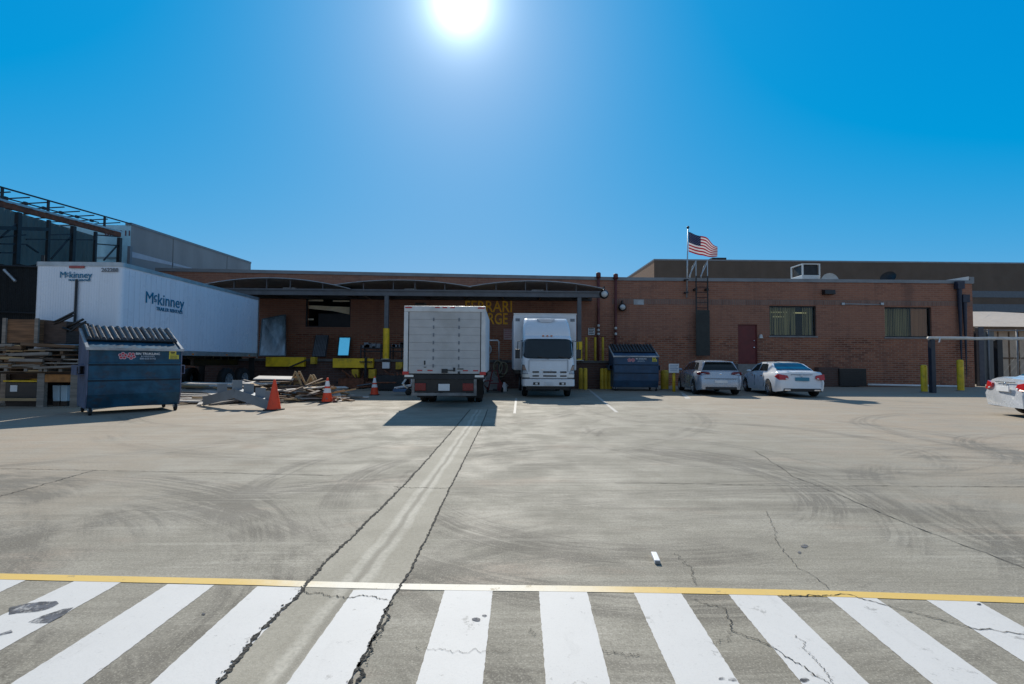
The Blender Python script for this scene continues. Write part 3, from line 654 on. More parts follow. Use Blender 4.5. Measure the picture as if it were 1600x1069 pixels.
for r_ in range(9):
    for c_ in range(6 if r_%2==0 else 5):
        u=.40*((c_+.5)/6+(0 if r_%2==0 else .5/6)); v=7/13*(r_+.5)/9; q=flagp(u,v)-p_tl; s=.028
        pts=[q+Vector((math.sin(j*math.pi/5)*(s if j%2==0 else s*.4),-.006,math.cos(j*math.pi/5)*(s if j%2==0 else s*.4))) for j in range(10)]
        mb.add(pts,[tuple(range(10))]); mb.add([p+Vector((0,.012,0)) for p in pts],[tuple(range(10))])
mb.build('stars',FW,flag)
# roof ladder
l0,l1=P(1088,485,YF-.28),P(1106,485,YF-.28)
ld=thing('roof_ladder','steel roof access ladder with a dark guard panel over its lower half','ladder',(l0.x,YF-.28,1.5))
w_=l1.x-l0.x; topz=P(1090,409,YF).z-1.5; midz=l0.z-1.5
mb=MB()
for x in (0,w_): mb.bx(x-.03,x+.03,-.03,.03,midz,ZTOP-1.5+.1)
mb.split('rail',DARK,ld)
mb=MB()
for x in (0,w_):
    mb.tube([(x,0,ZTOP-1.4),(x,0,topz),(x,.55,topz-.25),(x,1.0,ZTOP-1.5)],.03,6); mb.tube([(x-.42,.02,ZTOP-1.48),(x,0,topz-.08)],.028,6)
mb.split('grab_rail',STEEL,ld)
mb=MB(); z=midz+.15
while z<ZTOP-1.5+.05: mb.tube([(0,0,z),(w_,0,z)],.02,6); z+=.3
mb.split('rung',DARK,ld)
MB().bx(-.06,w_+.06,-.10,-.06,P(1090,556,YF).z-1.5,midz).build('guard_panel',mat('dark_green_sheet',(.012,.016,.014),.5,var=.2),ld)
mb=MB(); [mb.bx(x-.08,x+.08,.0,.275,ZTOP-1.5-.75,ZTOP-1.5-.62) for x in (0,w_)]; mb.split('wall_bracket',DARK,ld)
# rooftop unit, dishes, hatch
p0,p1=P(1254,438,YF+2.2),P(1284,412,YF+2.2)
ac=thing('rooftop_air_conditioner','boxy white air conditioner standing on the brick building roof','air conditioner',(p0.x,YF+2.2,ZTOP-.35),R(0))
W_,H_=p1.x-p0.x-.1,p1.z-ZTOP+.35
AD=1.25
MB().bx(0,W_,0,AD,.1,H_*.58).build('cabinet',ACW,ac,bevel=.02)
mb=MB()
for x,y in ((0.04,.04),(W_-.04,.04),(.04,AD-.04),(W_-.04,AD-.04)): mb.bx(x-.04,x+.04,y-.04,y+.04,H_*.583,H_-.06)
mb.bx(0,W_,0,AD,H_-.058,H_); mb.build('top_frame',ACW,ac)
MB().bx(.14,W_-.1,.12,AD-.1,H_*.585,H_-.07).build('coil',DARK,ac)
MB().bx(.25,.5,-.05,0,.25,.5).build('access_cover',GREYPAINT,ac); MB().bx(0.05,W_-.05,.05,AD-.05,0,.098).build('base_rail',DARK,ac)
mb=MB(); pd=P(1295,435,YF+2.0); dn=thing('white_roof_dish','small white dish aerial just beside the rooftop air conditioner','dish aerial',(pd.x,YF+2.0,ZTOP-.35))
MB().lathe([(0,.12),(.28,.09),(.5,.0),(.6,-.1)],(0,0,.50),'y',20).build('reflector',ACW,dn,smooth=True); MB().tube([(0,.15,0),(0,.15,.55)],.04,8).build('mast',DARK,dn); MB().tube([(0,.1,.3),(0,-.4,.5)],.02,6).build('feed_arm',DARK,dn)
pd=P(1388,428,YF+1.5); dn=thing('dark_roof_dish','dark round satellite dish seen edge on above the far window','dish aerial',(pd.x,YF+1.5,ZTOP-.35),R(-55))
mm=MB().lathe([(0,.1),(.2,.07),(.36,.0),(.42,-.08)],(0,0,0),'y',20); mm.v=[Matrix.Rotation(R(-25),3,'X')@v+Vector((0,0,.75)) for v in mm.v]; mm.build('reflector',DARK,dn,smooth=True)
MB().tube([(0,.12,0),(0,.12,.7)],.045,8).build('mast',DARK,dn); MB().tube([(0,.1,.5),(0,-.4,.7)],.02,6).build('feed_arm',DARK,dn); MB().bx(-.3,.3,-.2,.4,0,.06).build('foot',DARK,dn)

# ------------------------------------------------------------------ canopy
YC=24.0
zb0,zb1=P(600,462,YC).z,P(600,453,YC).z
can=thing('dock_canopy','dark steel dock canopy with three shallow arched roof sheets','canopy',(P(640,458,YC).x,YC,zb0))
co_=-can.location
xl,xr=P(318,456,YC).x,P(946,456,YC).x
mb=MB().bx(xl,xr,YC,YC+.2,zb0,zb1); mb.bx(xl,xr,YC-.06,YC-.003,zb1-.06,zb1+.02); mb.v=[v+co_ for v in mb.v]; mb.build('front_beam',CANOPYPAINT,can)
mb=MB().bx(xl,xr,YC+3.7,YC+3.95,zb1+.0,zb1+.22); 
x=xl
while x<xr: mb.beam((x+.05,YC+.203,zb1-.1),(x+.05,YC+3.697,zb1+.1),.1,.16); x+=2.1
mb.v=[v+co_ for v in mb.v]; mb.split('rafter',DARK,can)
arcs=[(P(318,457,YC).x,P(550,450,YC).x,P(420,436,YC).z),(P(525,447,YC).x,P(737,449,YC).x,P(630,439.5,YC).z),(P(733,450,YC).x,P(942,452,YC).x,P(845,441,YC).z)]
ends=[(P(318,447,YC).z,P(550,453,YC).z),(P(525,447,YC).z,P(737,450,YC).z),(P(733,450,YC).z,P(942,453,YC).z)]
ROOFSH=mat('corrugated_canopy_sheet',(.30,.29,.27),.5,metal=.3,var=.12)
for i,((a,b,zc),(ea,eb)) in enumerate(zip(arcs,ends)):
    n=24; lo=[];up=[]
    for j in range(n+1):
        t=j/n; z=ea+(eb-ea)*t+(zc-(ea+eb)/2)*(1-(2*t-1)**2); x=a+(b-a)*t
        lo.append((x,z+.006*i)); up.append((x,z+.03+.006*i))
    mb=MB()
    rows=[]
    for (x,z),(x2,z2) in zip(lo,up): rows.append([(x,YC-.25,z),(x2,YC-.25,z2),(x2,YC+3.95,z2+.02),(x,YC+3.95,z+.02)])
    mb.grid(rows,True); mb.v=[v+co_ for v in mb.v]; ro=mb.build('roof_sheet',ROOFSH,can)
    ed=MB(); ed.tube([Vector((x,YC-.26,z-.02))+co_ for x,z in up],.022,6); ed.build('edge_trim',STEEL,ro)
    st=MB()
    for t in (.2,.42,.58,.8):
        z=ea+(eb-ea)*t+(zc-(ea+eb)/2)*(1-(2*t-1)**2); x=a+(b-a)*t; st.bx(x-.025,x+.025,YC+.03,YC+.10,zb1+.002,z+.0)
    st.v=[v+co_ for v in st.v]; st.split('strut',CANOPYPAINT,can)
    t=.5; x=a+(b-a)*.52; lp=MB().bx(x-.32,x+.32,YC+.9,YC+1.1,zb1+.12,zb1+.22); lp.v=[v+co_ for v in lp.v]; lp.build('light_fixture',LAMPGLOBE,can,bevel=.03)
DOCKZ=1.42
for px,py0,sl in ((604,513,1),(905,534,0)):
    p=P(px,500,YC+.1); mb=MB().bx(p.x-.1,p.x+.1,YC+.02,YC+.18,DOCKZ+.01,zb0-.002); mb.v=[v+co_ for v in mb.v]; po=mb.build('post',CANOPYPAINT,can)
    zt_=P(px,py0,YC).z; mb=MB().tube([(p.x,YC+.1,DOCKZ+.01),(p.x,YC+.1,zt_)],.155,14); mb.v=[v+co_ for v in mb.v]
    sharp(mb.build('yellow_sleeve',YEL,po,smooth=True))
    mb=MB().bx(p.x-.19,p.x+.19,YC-.1,YC+.3,DOCKZ+.002,DOCKZ+.03); mb.v=[v+co_ for v in mb.v]; mb.build('base_plate',STEEL,po)
q=P(944,459.5,YC-.1)
lamp(944.5,459.5,'round white lamp at the far tip of the dock canopy beam',YC-.12)

# ------------------------------------------------------------------ dock
dk=thing('loading_dock','dark brick loading dock platform with yellow edge plates','loading dock',(0,YC,0))
xl,xr=P(300,560,YC).x,P(957,560,YC).x
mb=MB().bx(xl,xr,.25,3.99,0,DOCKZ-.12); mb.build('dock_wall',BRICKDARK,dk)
mb=MB().bx(xl,xr,.18,3.995,DOCKZ-.117,DOCKZ); mb.build('dock_floor',mat('darkened_dock_floor',(.10,.095,.09),.8,var=.25),dk)  # floor colour darkened to cut the light bounced up under the canopy
def plate(px0,py0,px1,py1,name='dock_plate',m=YEL,y=-.08):
    p0=P(px0,py0,YC+.1); p1=P(px1,py1,YC+.1); return MB().bx(p0.x,p1.x,y,.178,p1.z,p0.z).build(name,m,dk,bevel=.012)
for q in ((418,558,477,573),(522,560,584,575)): plate(*q)
for q in ((488,558,495,569),(552,577,562,590),(578,577,588,591),(620,566,630,577),(700,570,716,582)): plate(*q,name='bumper_block',m=YELDIM,y=-.15)
plate(598,566,609,576,'sign_plate',SIGNW,.0)
mb=MB(); p0,p1=P(452,574,YC-.1),P(478,563,YC-.1); mb.beam((p0.x,-.12,p0.z),(p1.x,-.12,p1.z),.06,.06); mb.build('lever_bar',DARK,dk)
p=P(571,575,YC-.2); mb=MB().bx(p.x-.05,p.x+.05,-.2,-.1,.1,DOCKZ+.1); mb.bx(p.x-.3,p.x+.3,-.2,-.1,DOCKZ-.15,DOCKZ-.1); mb.build('control_pedestal',DARK,dk)
# things standing on the dock
def leaning(name,label,cat,pix,y0,y1,m,th=.04,group=None,frame=None):
    c=[P(x,y,yy) for (x,y),yy in zip(pix,(y1,y1,y0,y0))]
    base_=Vector(((c[2].x+c[3].x)/2,y0,min(c[2].z,c[3].z)))
    t=thing(name,label,cat,base_,0,group)
    nn=(c[1]-c[0]).cross(c[3]-c[0]).normalized(); nn = -nn if nn.y>0 else nn
    f=[p-base_ for p in c]; bk=[p-nn*th for p in f]
    mb=MB().add(f+bk,[(0,1,2,3),(7,6,5,4),(0,4,5,1),(1,5,6,2),(2,6,7,3),(3,7,4,0)]); mb.build('sheet',m,t)
    if frame:
        fm=MB(); 
        for i in range(4): fm.beam(f[i]+nn*.005,f[(i+1)%4]+nn*.005,.05,.05,up=nn)
        fm.build('frame',frame,t)
    return t
leaning('wrapped_glass_panel','tall sheet wrapped in cloudy plastic film leaning beside the trailer rear','glass panel',[(410,499),(446,492),(446,556),(405,556)],26.9,27.6,FILM,.08,frame=mat('film_edge',(.10,.15,.18),.3,var=.3,scale=4))
leaning('polished_sheet','bright sky blue mirror sheet leaning on the dock wall','sheet',[(530,527),(548,527),(545,556),(527,556)],27.42,27.65,SKYSHEET,.03,frame=DARK)
gr=leaning('ribbed_panel','dark ribbed metal grille leaning under the dock window','grille',[(493,524),(514,524),(509,557),(487,557)],26.5,27.5,mat('dull_grey_panel',(.045,.045,.05),.6,var=.15),.05)
ch=gr.children[0]; vs_=[v.co for v in ch.data.vertices][:4]; mb=MB()
for i in range(1,9): mb.beam(vs_[0].lerp(vs_[1],i/9)+Vector((0,-.03,0)),vs_[3].lerp(vs_[2],i/9)+Vector((0,-.03,0)),.05,.05)
mb.build('ribs',GREYPAINT,gr)
def cart(px0,px1,label,y,h=1.05,seed=1):
    p0,p1=P(px0,550,y),P(px1,550,y); r=random.Random(seed)
    t=thing('steel_cart',label,'cart',((p0.x+p1.x)/2,y,DOCKZ)); w2=(p1.x-p0.x)/2
    mb=MB(); [mb.bx(sx*w2-.03,sx*w2+.03,sy*.35-.03,sy*.35+.03,.12,h) for sx in (-1,1) for sy in (-1,1)]; mb.build('frame',DARK,t)
    mb=MB(); mb.bx(-w2-.04,w2+.04,-.4,.4,.4,.45); mb.bx(-w2-.04,w2+.04,-.4,.4,h-.2,h-.15); mb.split('shelf',DARK,t)
    mb=MB(); [mb.lathe([(.001,-.02),(.06,-.02),(.06,.02),(.001,.02)],(sx*w2,sy*.35,.06),'x',10) for sx in (-1,1) for sy in (-1,1)]; mb.split('caster',RUBBER,t)
    mb=MB()
    for i in range(7): x=r.uniform(-w2,w2*.8); mb.bx(x,x+r.uniform(.1,.3),-.3,.2,h-.148,h-.148+r.uniform(.06,.3))
    mb.build('load',GREYPAINT,t)
cart(567,598,'dark steel cart loaded with scrap left of the yellow post sleeve',25.5,.75,3)
cart(612,630,'dark steel cart between the yellow post sleeve and box truck',25.6,.8,4)
# yellow posts along the dock ramp
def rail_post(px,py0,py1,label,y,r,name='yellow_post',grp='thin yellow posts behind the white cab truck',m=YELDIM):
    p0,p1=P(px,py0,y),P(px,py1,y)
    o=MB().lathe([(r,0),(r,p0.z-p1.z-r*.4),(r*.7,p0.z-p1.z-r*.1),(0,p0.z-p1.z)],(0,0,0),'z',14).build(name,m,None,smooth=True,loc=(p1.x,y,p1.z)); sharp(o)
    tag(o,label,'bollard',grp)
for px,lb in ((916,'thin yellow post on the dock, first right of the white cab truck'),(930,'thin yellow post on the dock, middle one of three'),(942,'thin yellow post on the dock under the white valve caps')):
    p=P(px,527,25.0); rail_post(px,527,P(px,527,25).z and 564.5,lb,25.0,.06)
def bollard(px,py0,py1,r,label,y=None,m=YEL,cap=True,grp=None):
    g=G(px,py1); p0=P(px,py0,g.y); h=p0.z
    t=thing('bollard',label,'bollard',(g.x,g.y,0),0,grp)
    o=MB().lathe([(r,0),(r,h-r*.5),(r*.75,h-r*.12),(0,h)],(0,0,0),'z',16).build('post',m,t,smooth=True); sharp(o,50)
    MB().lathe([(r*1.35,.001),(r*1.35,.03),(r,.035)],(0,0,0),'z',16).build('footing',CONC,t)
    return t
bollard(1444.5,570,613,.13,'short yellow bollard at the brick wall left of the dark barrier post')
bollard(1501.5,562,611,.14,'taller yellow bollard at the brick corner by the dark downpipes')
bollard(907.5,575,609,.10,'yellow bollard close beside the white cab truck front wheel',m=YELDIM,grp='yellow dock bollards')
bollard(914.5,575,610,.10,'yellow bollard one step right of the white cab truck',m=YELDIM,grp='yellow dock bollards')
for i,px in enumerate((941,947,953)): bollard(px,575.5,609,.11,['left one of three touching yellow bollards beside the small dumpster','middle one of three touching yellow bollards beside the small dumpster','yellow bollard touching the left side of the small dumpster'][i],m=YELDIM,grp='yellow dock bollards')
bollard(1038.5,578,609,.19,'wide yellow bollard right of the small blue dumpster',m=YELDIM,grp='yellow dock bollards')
g=G(1053,612); sp=thing('notice_post','yellow pole carrying a small white notice beside the silver hatchback','sign',(g.x,g.y,0))
h=P(1053,582,g.y).z; zt2=P(1053,568.5,g.y).z
MB().tube([(0,0,0),(0,0,h+.05)],.07,12).build('pole',YEL,sp,smooth=True); a_=P(1044,575,g.y).x-g.x; b_=P(1060,575,g.y).x-g.x
so=MB().bx(a_,b_,-.1,-.075,h-.02,zt2).build('notice',SIGNW,sp,bevel=.01)
mb=MB(); [mb.bx(a_+.05,b_-.05-(i%2)*.06,-.103,-.1,zt2-.09-.075*i,zt2-.055-.075*i) for i in range(4)]; mb.build('print_lines',GREYTXT,so)
# wall signs
def wall_sign(px0,py0,px1,py1,m,label,lines,y=YF-.05,ink=INK):
    p0,p1=P(px0,py0,y),P(px1,py1,y); o=MB().bx(0,p1.x-p0.x,0,.03,0,p0.z-p1.z).build('wall_notice',m,None,bevel=.006,loc=(p0.x,y,p1.z)); tag(o,label,'sign')
    mb=MB(); H=p0.z-p1.z; W=p1.x-p0.x; n=lines; r=random.Random(px0)
    for i in range(n):
        z=H*(1-(i+.75)/(n+.6)); mb.bx(W*.08,W*r.uniform(.7,.92),-.003,0,z,z+H*.45/n)
    mb.build('print_lines',ink,o); return o
wall_sign(787,514,802,531,SIGNPINK,'faded pinkish notice board on the wall between the two trucks',5,ink=mat('faded_red_ink',(.35,.16,.16),.6,var=.1))
wall_sign(919,512.5,929.5,523.5,SIGNW,'small white notice with dark print beside the maroon pipes',4)
wall_sign(648,473,666,478,mat('dim_sign',(.12,.11,.10),.6,var=.1),'narrow dim plate on the wall above the box truck roof',1)
# ------------------------------------------------------------------ neighbouring buildings
YB=72.0
p=P(1022,407,YB); rb=thing('brown_warehouse','tall plain brown warehouse rising behind the brick building','building',(p.x,YB,0))
H=p.z; MB().add([(0,0,0),(110,0,0),(110,0,H),(0,0,H),(110,60,0),(110,60,H)],[(0,1,2,3),(1,4,5,2)]).build('wall',BROWNWALL,rb)
MB().add([(0,0,0),(0,0,H),(0,60,H),(0,60,0)],[(0,1,2,3)]).build('side_wall',BROWNSIDE,rb)
MB().add([(.05,.05,H-.3),(109.9,.05,H-.3),(109.9,59.9,H-.3),(.05,59.9,H-.3)],[(0,1,2,3)]).build('roof',ROOFING,rb)
mb=MB().bx(-.05,110,-.06,.25,H+.002,H+.22); mb.bx(-.05,.25,.253,60,H+.002,H+.22); mb.build('coping',COPING,rb)
xw=P(1480,470,YB).x-p.x
for a,b in ((455,465),(475.5,488)):
    z1,z0=P(1560,a,YB).z,P(1560,b,YB).z; MB().bx(xw,109.5,-.05,-.002,z0,z1).build('wall_band',BANDGREY,rb)
q=P(1113,402.5,YB+1); q2=P(1135,407,YB+1)
MB().bx(q.x-p.x,q2.x-p.x,1,2.5,H-.3,q.z).build('roof_hatch',DARK,rb)
# far left warehouse (grey concrete side, pale blue front)
wx=-21.6; y0=PX(205,352,wx).y; y1=PX(392,412,wx).y; zA=PX(205,352,wx).z; zB=PX(392,412,wx).z
lw=thing('grey_warehouse','big grey concrete warehouse with pale blue front beyond the trailer','building',(wx,y0,0))
MB().add([(0,0,0),(0,y1-y0,0),(0,y1-y0,zB),(0,0,zA)],[(0,1,2,3)]).build('side_wall',CONCWALL,lw)
MB().add([(0,0,0),(0,0,zA),(-40,0,zA),(-40,0,0)],[(0,1,2,3)]).build('front_wall',LBLUE,lw)
MB().add([(0,y1-y0,0),(-40,y1-y0,0),(-40,y1-y0,zB),(0,y1-y0,zB)],[(0,1,2,3)]).build('rear_wall',CONCWALL,lw)
MB().add([(-.05,.05,zA-.4),(-.05,y1-y0-.05,zB-.4),(-39.9,y1-y0-.05,zB-.4),(-39.9,.05,zA-.4)],[(0,1,2,3)]).build('roof',ROOFING,lw)
mb=MB(); mb.add([(.04,-.05,zA),(.04,y1-y0,zB),(.04,y1-y0,zB+.14),(.04,-.05,zA+.14),(-.3,-.05,zA),(-.3,y1-y0,zB),(-.3,y1-y0,zB+.14),(-.3,-.05,zA+.14)],[(0,1,2,3),(3,2,6,7),(7,6,5,4),(0,3,7,4),(1,5,6,2)]); mb.build('coping',COPING,lw)
# pale stripe along the side wall, panel joints, downpipe, front window band and lettering
sa,sb=PX(205,393,wx),PX(300,419,wx); sc_,sdn=PX(205,402,wx),PX(300,421,wx)
MB().add([(.012,sa.y-y0,sc_.z),(.012,sb.y-y0,sdn.z-.0),(.012,sb.y-y0,sb.z),(.012,sa.y-y0,sa.z)],[(0,1,2,3)]).build('pale_stripe',mat('pale_stripe_paint',(.42,.45,.5),.7,var=.06),lw)
mb=MB()
for px in (270,355): yy=PX(px,400,wx).y-y0; mb.bx(.003,.012,yy-.04,yy+.04,0,zA-(zA-zB)*yy/(y1-y0)-.02)
mb.build('panel_joint',mat('joint_dark_grey',(.16,.165,.165),.9,var=.05),lw)  # joints drawn as strips of plain darker grey
pq=P(202.5,390,y0-.1); MB().bx(pq.x-wx-.08,pq.x-wx+.08,-.16,-.003,0,PX(205,386,wx).z).build('downpipe',GREYPAINT,lw)
p0,p1=P(188,395,y0-.02),P(202,402,y0-.02)
mb=MB().bx(-14,-.75,-.05,-.003,p1.z-.1,p0.z-.25); mb.build('wall_band',mat('slate_blue_band',(.22,.32,.36),.5,var=.05),lw)
text('lettering','UNIT 11',.42,mat('faded_rust_letters',(.16,.07,.08),.6,var=.05),lw,(P(186,366,y0).x-wx-.05,-.03,P(190,365,y0).z),bold=.03)
# ------------------------------------------------------------------ steel shed frame on the left
SX=-21.5
sh=thing('steel_frame_shed','rusty open steel frame shed with bare roof trusses behind the trailer','shed',(SX,18,0))
so=Vector((-SX,-18,0))
b0,b1=PX(-60,303,SX),PX(187,367,SX); t0,t1=PX(-60,275,SX),PX(205,350,SX)
mb=MB(); mb.beam(b0+so,b1+so,.16,.24); mb.build('eave_beam',RUST,sh)
mb=MB(); mb.beam(b0+so+Vector((.12,0,.16)),b1+so+Vector((.12,0,.16)),.04,.08); mb.build('eave_flashing',STEEL,sh)
mb=MB(); mb.beam(t0+so,t1+so,.06,.06); mb.build('top_chord',DARK,sh)
mb=MB()
for px in (2,75,164): q=PX(px,330,SX); f_=(q.y-t0.y)/(t1.y-t0.y); zt_=t0.z+(t1.z-t0.z)*f_; fb=(q.y-b0.y)/(b1.y-b0.y); zb_=b0.z+(b1.z-b0.z)*fb; mb.beam(Vector((SX,q.y,zb_))+so,Vector((SX,q.y,zt_))+so,.08,.08,up=(0,1,0))
mb.split('stanchion',DARK,sh)
# second and third chords further back with cross purlins and clamps
mb=MB(); cl=MB()
for dx,dz in ((-1.6,-.02),(-3.4,-.05)):
    a=t0+Vector((dx,0,dz)); b=t1+Vector((dx,-.3,dz)); mb.beam(a+so,b+so,.05,.05)
    for i in range(9):
        q=a.lerp(b,(i+.5)/9); cl.bx(q.x-.05+so.x,q.x+.05+so.x,q.y-.08+so.y,q.y+.08+so.y,q.z-.07,q.z+.07)
for i in range(9):
    y=b0.y+1+(b1.y-b0.y-1)*i/8; f_=(y-t0.y)/(t1.y-t0.y); z=t0.z+(t1.z-t0.z)*f_-.1
    mb.beam(Vector((SX,y,z))+so,Vector((SX-7,y+.3,z-.35))+so,.045,.045)
mb.split('purlin',DARK,sh); cl.split('clamp',DARK,sh)
for px in (26,74,113,148,186):
    q=PX(px,400,SX); fb=(q.y-b0.y)/(b1.y-b0.y); zb_=b0.z+(b1.z-b0.z)*fb; big=px in(26,113,186)
    s=.085 if big else .06; MB().bx(-s,s,q.y-18-s,q.y-18+s,0,zb_-.172).build('post',DARK,sh)
mb=MB(); rust=MB()
def sxp(px,py,dx=0): return PX(px,py,SX+dx)+so
for a,b in (((40,367),(-10,372)),((26,350),(0,372)),((113,367),(80,405)),((184,383),(162,407)),((148,381),(186,384)),((148,367),(186,370)),((74,367),(113,366)),((41,374),(148,375)),((0,381),(41,382)),((0,395),(26,395)),((41,382),(60,395))): mb.beam(sxp(*a),sxp(*b),.06,.06)
mb.beam(sxp(-20,355.5),sxp(74,358.5),.12,.16); mb.split('girt',DARK,sh)
# cladding sheets behind the frame
CT=PX(40,336,-23.2).z; mb=MB(); xw_=-23.2-SX; n=60; ya,yb_=11-18,y0-.4-18
rows=[]
for i in range(n*2+1):
    y=ya+(yb_-ya)*i/(n*2); xx=xw_+(.02 if i%2 else 0); rows.append([(xx,y,0),(xx,y,CT)])
mb.grid(rows); mb.build('cladding',GREENSCREEN,sh)
# dark screened fence left of the trailer
fy=19.0; pa,pb=P(-140,400,fy),P(66,414,fy)
fe=thing('screened_fence','tall black mesh screen fence standing between shed and trailer nose','fence',(pb.x,fy,0))
hh=pb.z; n=70; mb=MB(); rows=[]
for i in range(n*2+1):
    x=(pa.x-pb.x)*i/(n*2); rows.append([(x,.03*(i%2),0),(x,.03*(i%2),hh+.03*math.sin(i*.31))])
mb.grid(rows); mb.build('screen',BLACKSCREEN,fe)
mb=MB(); [mb.tube([(x,.12,0),(x,.12,hh+.4)],.05,8) for x in (-.1,-2.2,-4.4)]; mb.split('post',DARK,fe)
mb=MB(); [mb.tube([(.0,-.06,z),(pa.x-pb.x,-.06,z+.15)],.035,6) for z in (hh-.1,hh*.62)]; mb.split('rail',DARK,fe)
bp0,bp1=P(2,421,fy-.3),P(20,439,fy-.3); mb=MB().tube([Vector((bp0.x-pb.x,-.2,bp0.z)),Vector((bp1.x-pb.x,-.2,bp1.z))],.05,6); mb.build('tarp_strap',STEEL,fe)

# ------------------------------------------------------------------ right side: gate, fence, tan building
ty=36.0; p=P(1516,513,ty); te=thing('tan_building','low tan building with a sunlit pale roof beyond the gate','building',(p.x,ty,0))
h=P(1560,512,ty).z; MB().bx(0,30,0,12,0,h-.15).build('wall',TAN,te)
mb=MB(); r0=P(1518,488,ty+7); r1=P(1550,487,ty+7); r2=P(1650,503,ty+7)
mb.add([(-.4,-.6,h),(30,-.6,h),(30,7,r2.z-1.2),(r1.x-p.x,7,r1.z),(-.4,7,r0.z)],[(0,1,2,3,4)]); mb.add([(-.4,-.6,h-.02),(30,-.6,h-.02),(30,7,r2.z-1.25),(r1.x-p.x,7,r1.z-.05),(-.4,7,r0.z-.05)],[(4,3,2,1,0)]); mb.build('roof',TANROOF,te)
MB().bx(-.4,30,-.66,-.603,h-.22,h+.03).build('fascia',WOODS[1],te)
mb=MB()
for px in (1560,1577,1592,1610): x=P(px,560,ty).x-p.x; mb.bx(x-.05,x+.05,-.03,-.003,0,h-.3)
mb.bx(0,30,-.05,-.032,h*.43,h*.43+.09); mb.bx(0,30,-.05,-.032,h*.78,h*.78+.09); mb.build('panel_trim',WOODS[1],te)
# chain link fence
fy=29.5; xa=P(1522,600,fy).x; cf=thing('chain_link_fence','grey chain link fence with privacy slats beside the brick corner','fence',(xa,fy,0))
hf=P(1560,515,fy).z
mb=MB()
for px in (1529,1545,1590,1640,1700): x=P(px,560,fy).x-xa; mb.tube([(x,0,0),(x,0,hf)],.045,10)
mb.split('post',GREYPAINT,cf,smooth=True)
mb=MB(); xe=P(1720,560,fy).x-xa
for z in (hf-.05,hf*.86,.2): mb.tube([(0.2,0,z),(xe,0,z)],.035,8)
mb.split('rail',GREYPAINT,cf,smooth=True)
xs=P(1556,560,fy).x-xa
MB().bx(0,xs,.06,.09,.1,hf-.1).build('slat_screen',mat('grey_slat_fabric',(.14,.145,.145),.8,var=.15,stretch=(6,1,.2),scale=2),cf)
mb=MB(); x=xs
while x<xe:
    for s in (1,-1): mb.beam((x,.0,.2 if s==1 else hf-.1),(min(xe,x+1.6),.0,.2+1.6*1.3 if s==1 else hf-.1-1.6*1.3),.004,.004)
    x+=.4
mb.build('mesh_wire',GREYPAINT,cf)
dp=P(1529,510,fy-.2); MB().bx(dp.x-xa-.17,dp.x-xa+.17,-.35,-.1,0,P(1529,512,fy).z).build('gate_post',mat('dark_slate_paint',(.05,.055,.075),.5,var=.15),cf,bevel=.02)
# barrier: pale pole on two dark posts
g=G(1457.5,614); by=g.y; pz=P(1457,528.5,by).z
ba=thing('gate_barrier','pale rusty pipe barrier carried on two slim dark posts','barrier',(g.x,by,0))
MB().bx(-.1,.1,-.1,.1,0,pz-.07).build('post',mat('barrier_post_paint',(.02,.026,.04),.45,var=.2),ba,bevel=.015)
x2=P(1560,560,by).x-g.x; MB().bx(x2-.13,x2+.13,-.1,.1,0,pz-.07).build('post',BLACK,ba,bevel=.015)
pts=[]; r=random.Random(5)
for i,px in enumerate(range(1450,1760,12)): q=P(px,528.5,by); pts.append((q.x-g.x,0,pz+.012*r.uniform(-1,1)))
MB().tube(pts,.075,10).build('pole',mat('weathered_white_pipe',(.60,.57,.52),.6,var=.15,dirt=(.3,.18,.1),dirt_amt=.5,dscale=2),ba,smooth=True)
pt=P(1469,532,by-.1); mb=MB().tube([(pt.x-g.x,-.09,pz+.02),(pt.x-g.x-.05,-.1,pz-.2)],.03,6); mb.build('tie_strap',SIGNW,ba)
# ------------------------------------------------------------------ vehicles
def wheel(parent,x,y,r,wd,side,rimm=RIM,spokes=5,name='wheel',rr=.66):
    """axle along local x, outer face on side"""
    t=MB().lathe([(r*.55,-wd/2),(r*.93,-wd/2),(r,-wd/2+.03),(r,wd/2-.03),(r*.93,wd/2),(r*.55,wd/2)],(0,0,0),'x',28).build(name,RUBBER,parent,smooth=True,loc=(x,y,r)); sharp(t,50)
    mb=MB(); s=side; R_=r*rr
    mb.lathe([(R_*1.02,s*(wd/2+.002)),(R_*.94,s*(wd/2-.004)),(R_*.9,s*(wd/2-.05)),(0,s*(wd/2-.09))],(0,0,0),'x',28)
    for k in range(spokes):
        a=2*math.pi*k/spokes+.3; c,sn=math.cos(a),math.sin(a)
        mb.beam((s*(wd/2-.02),0,0),(s*(wd/2-.025),c*R_*.95,sn*R_*.95),.03,R_*.24,up=(0,-sn,c))
    mb.lathe([(0,s*(wd/2+.005)),(R_*.2,s*(wd/2)),(R_*.22,s*(wd/2-.06))],(0,0,0),'x',14)
    sharp(mb.build('rim',rimm,t,smooth=True),40); return t
def lerp_prof(pr,y):
    if y<=pr[0][0]: return pr[0][1]
    for (a,va),(b,vb) in zip(pr,pr[1:]):
        if y<=b:
            t=(y-a)/(b-a); t=t*t*(3-2*t)*.5+t*.5; return va+(vb-va)*t
    return pr[-1][1]
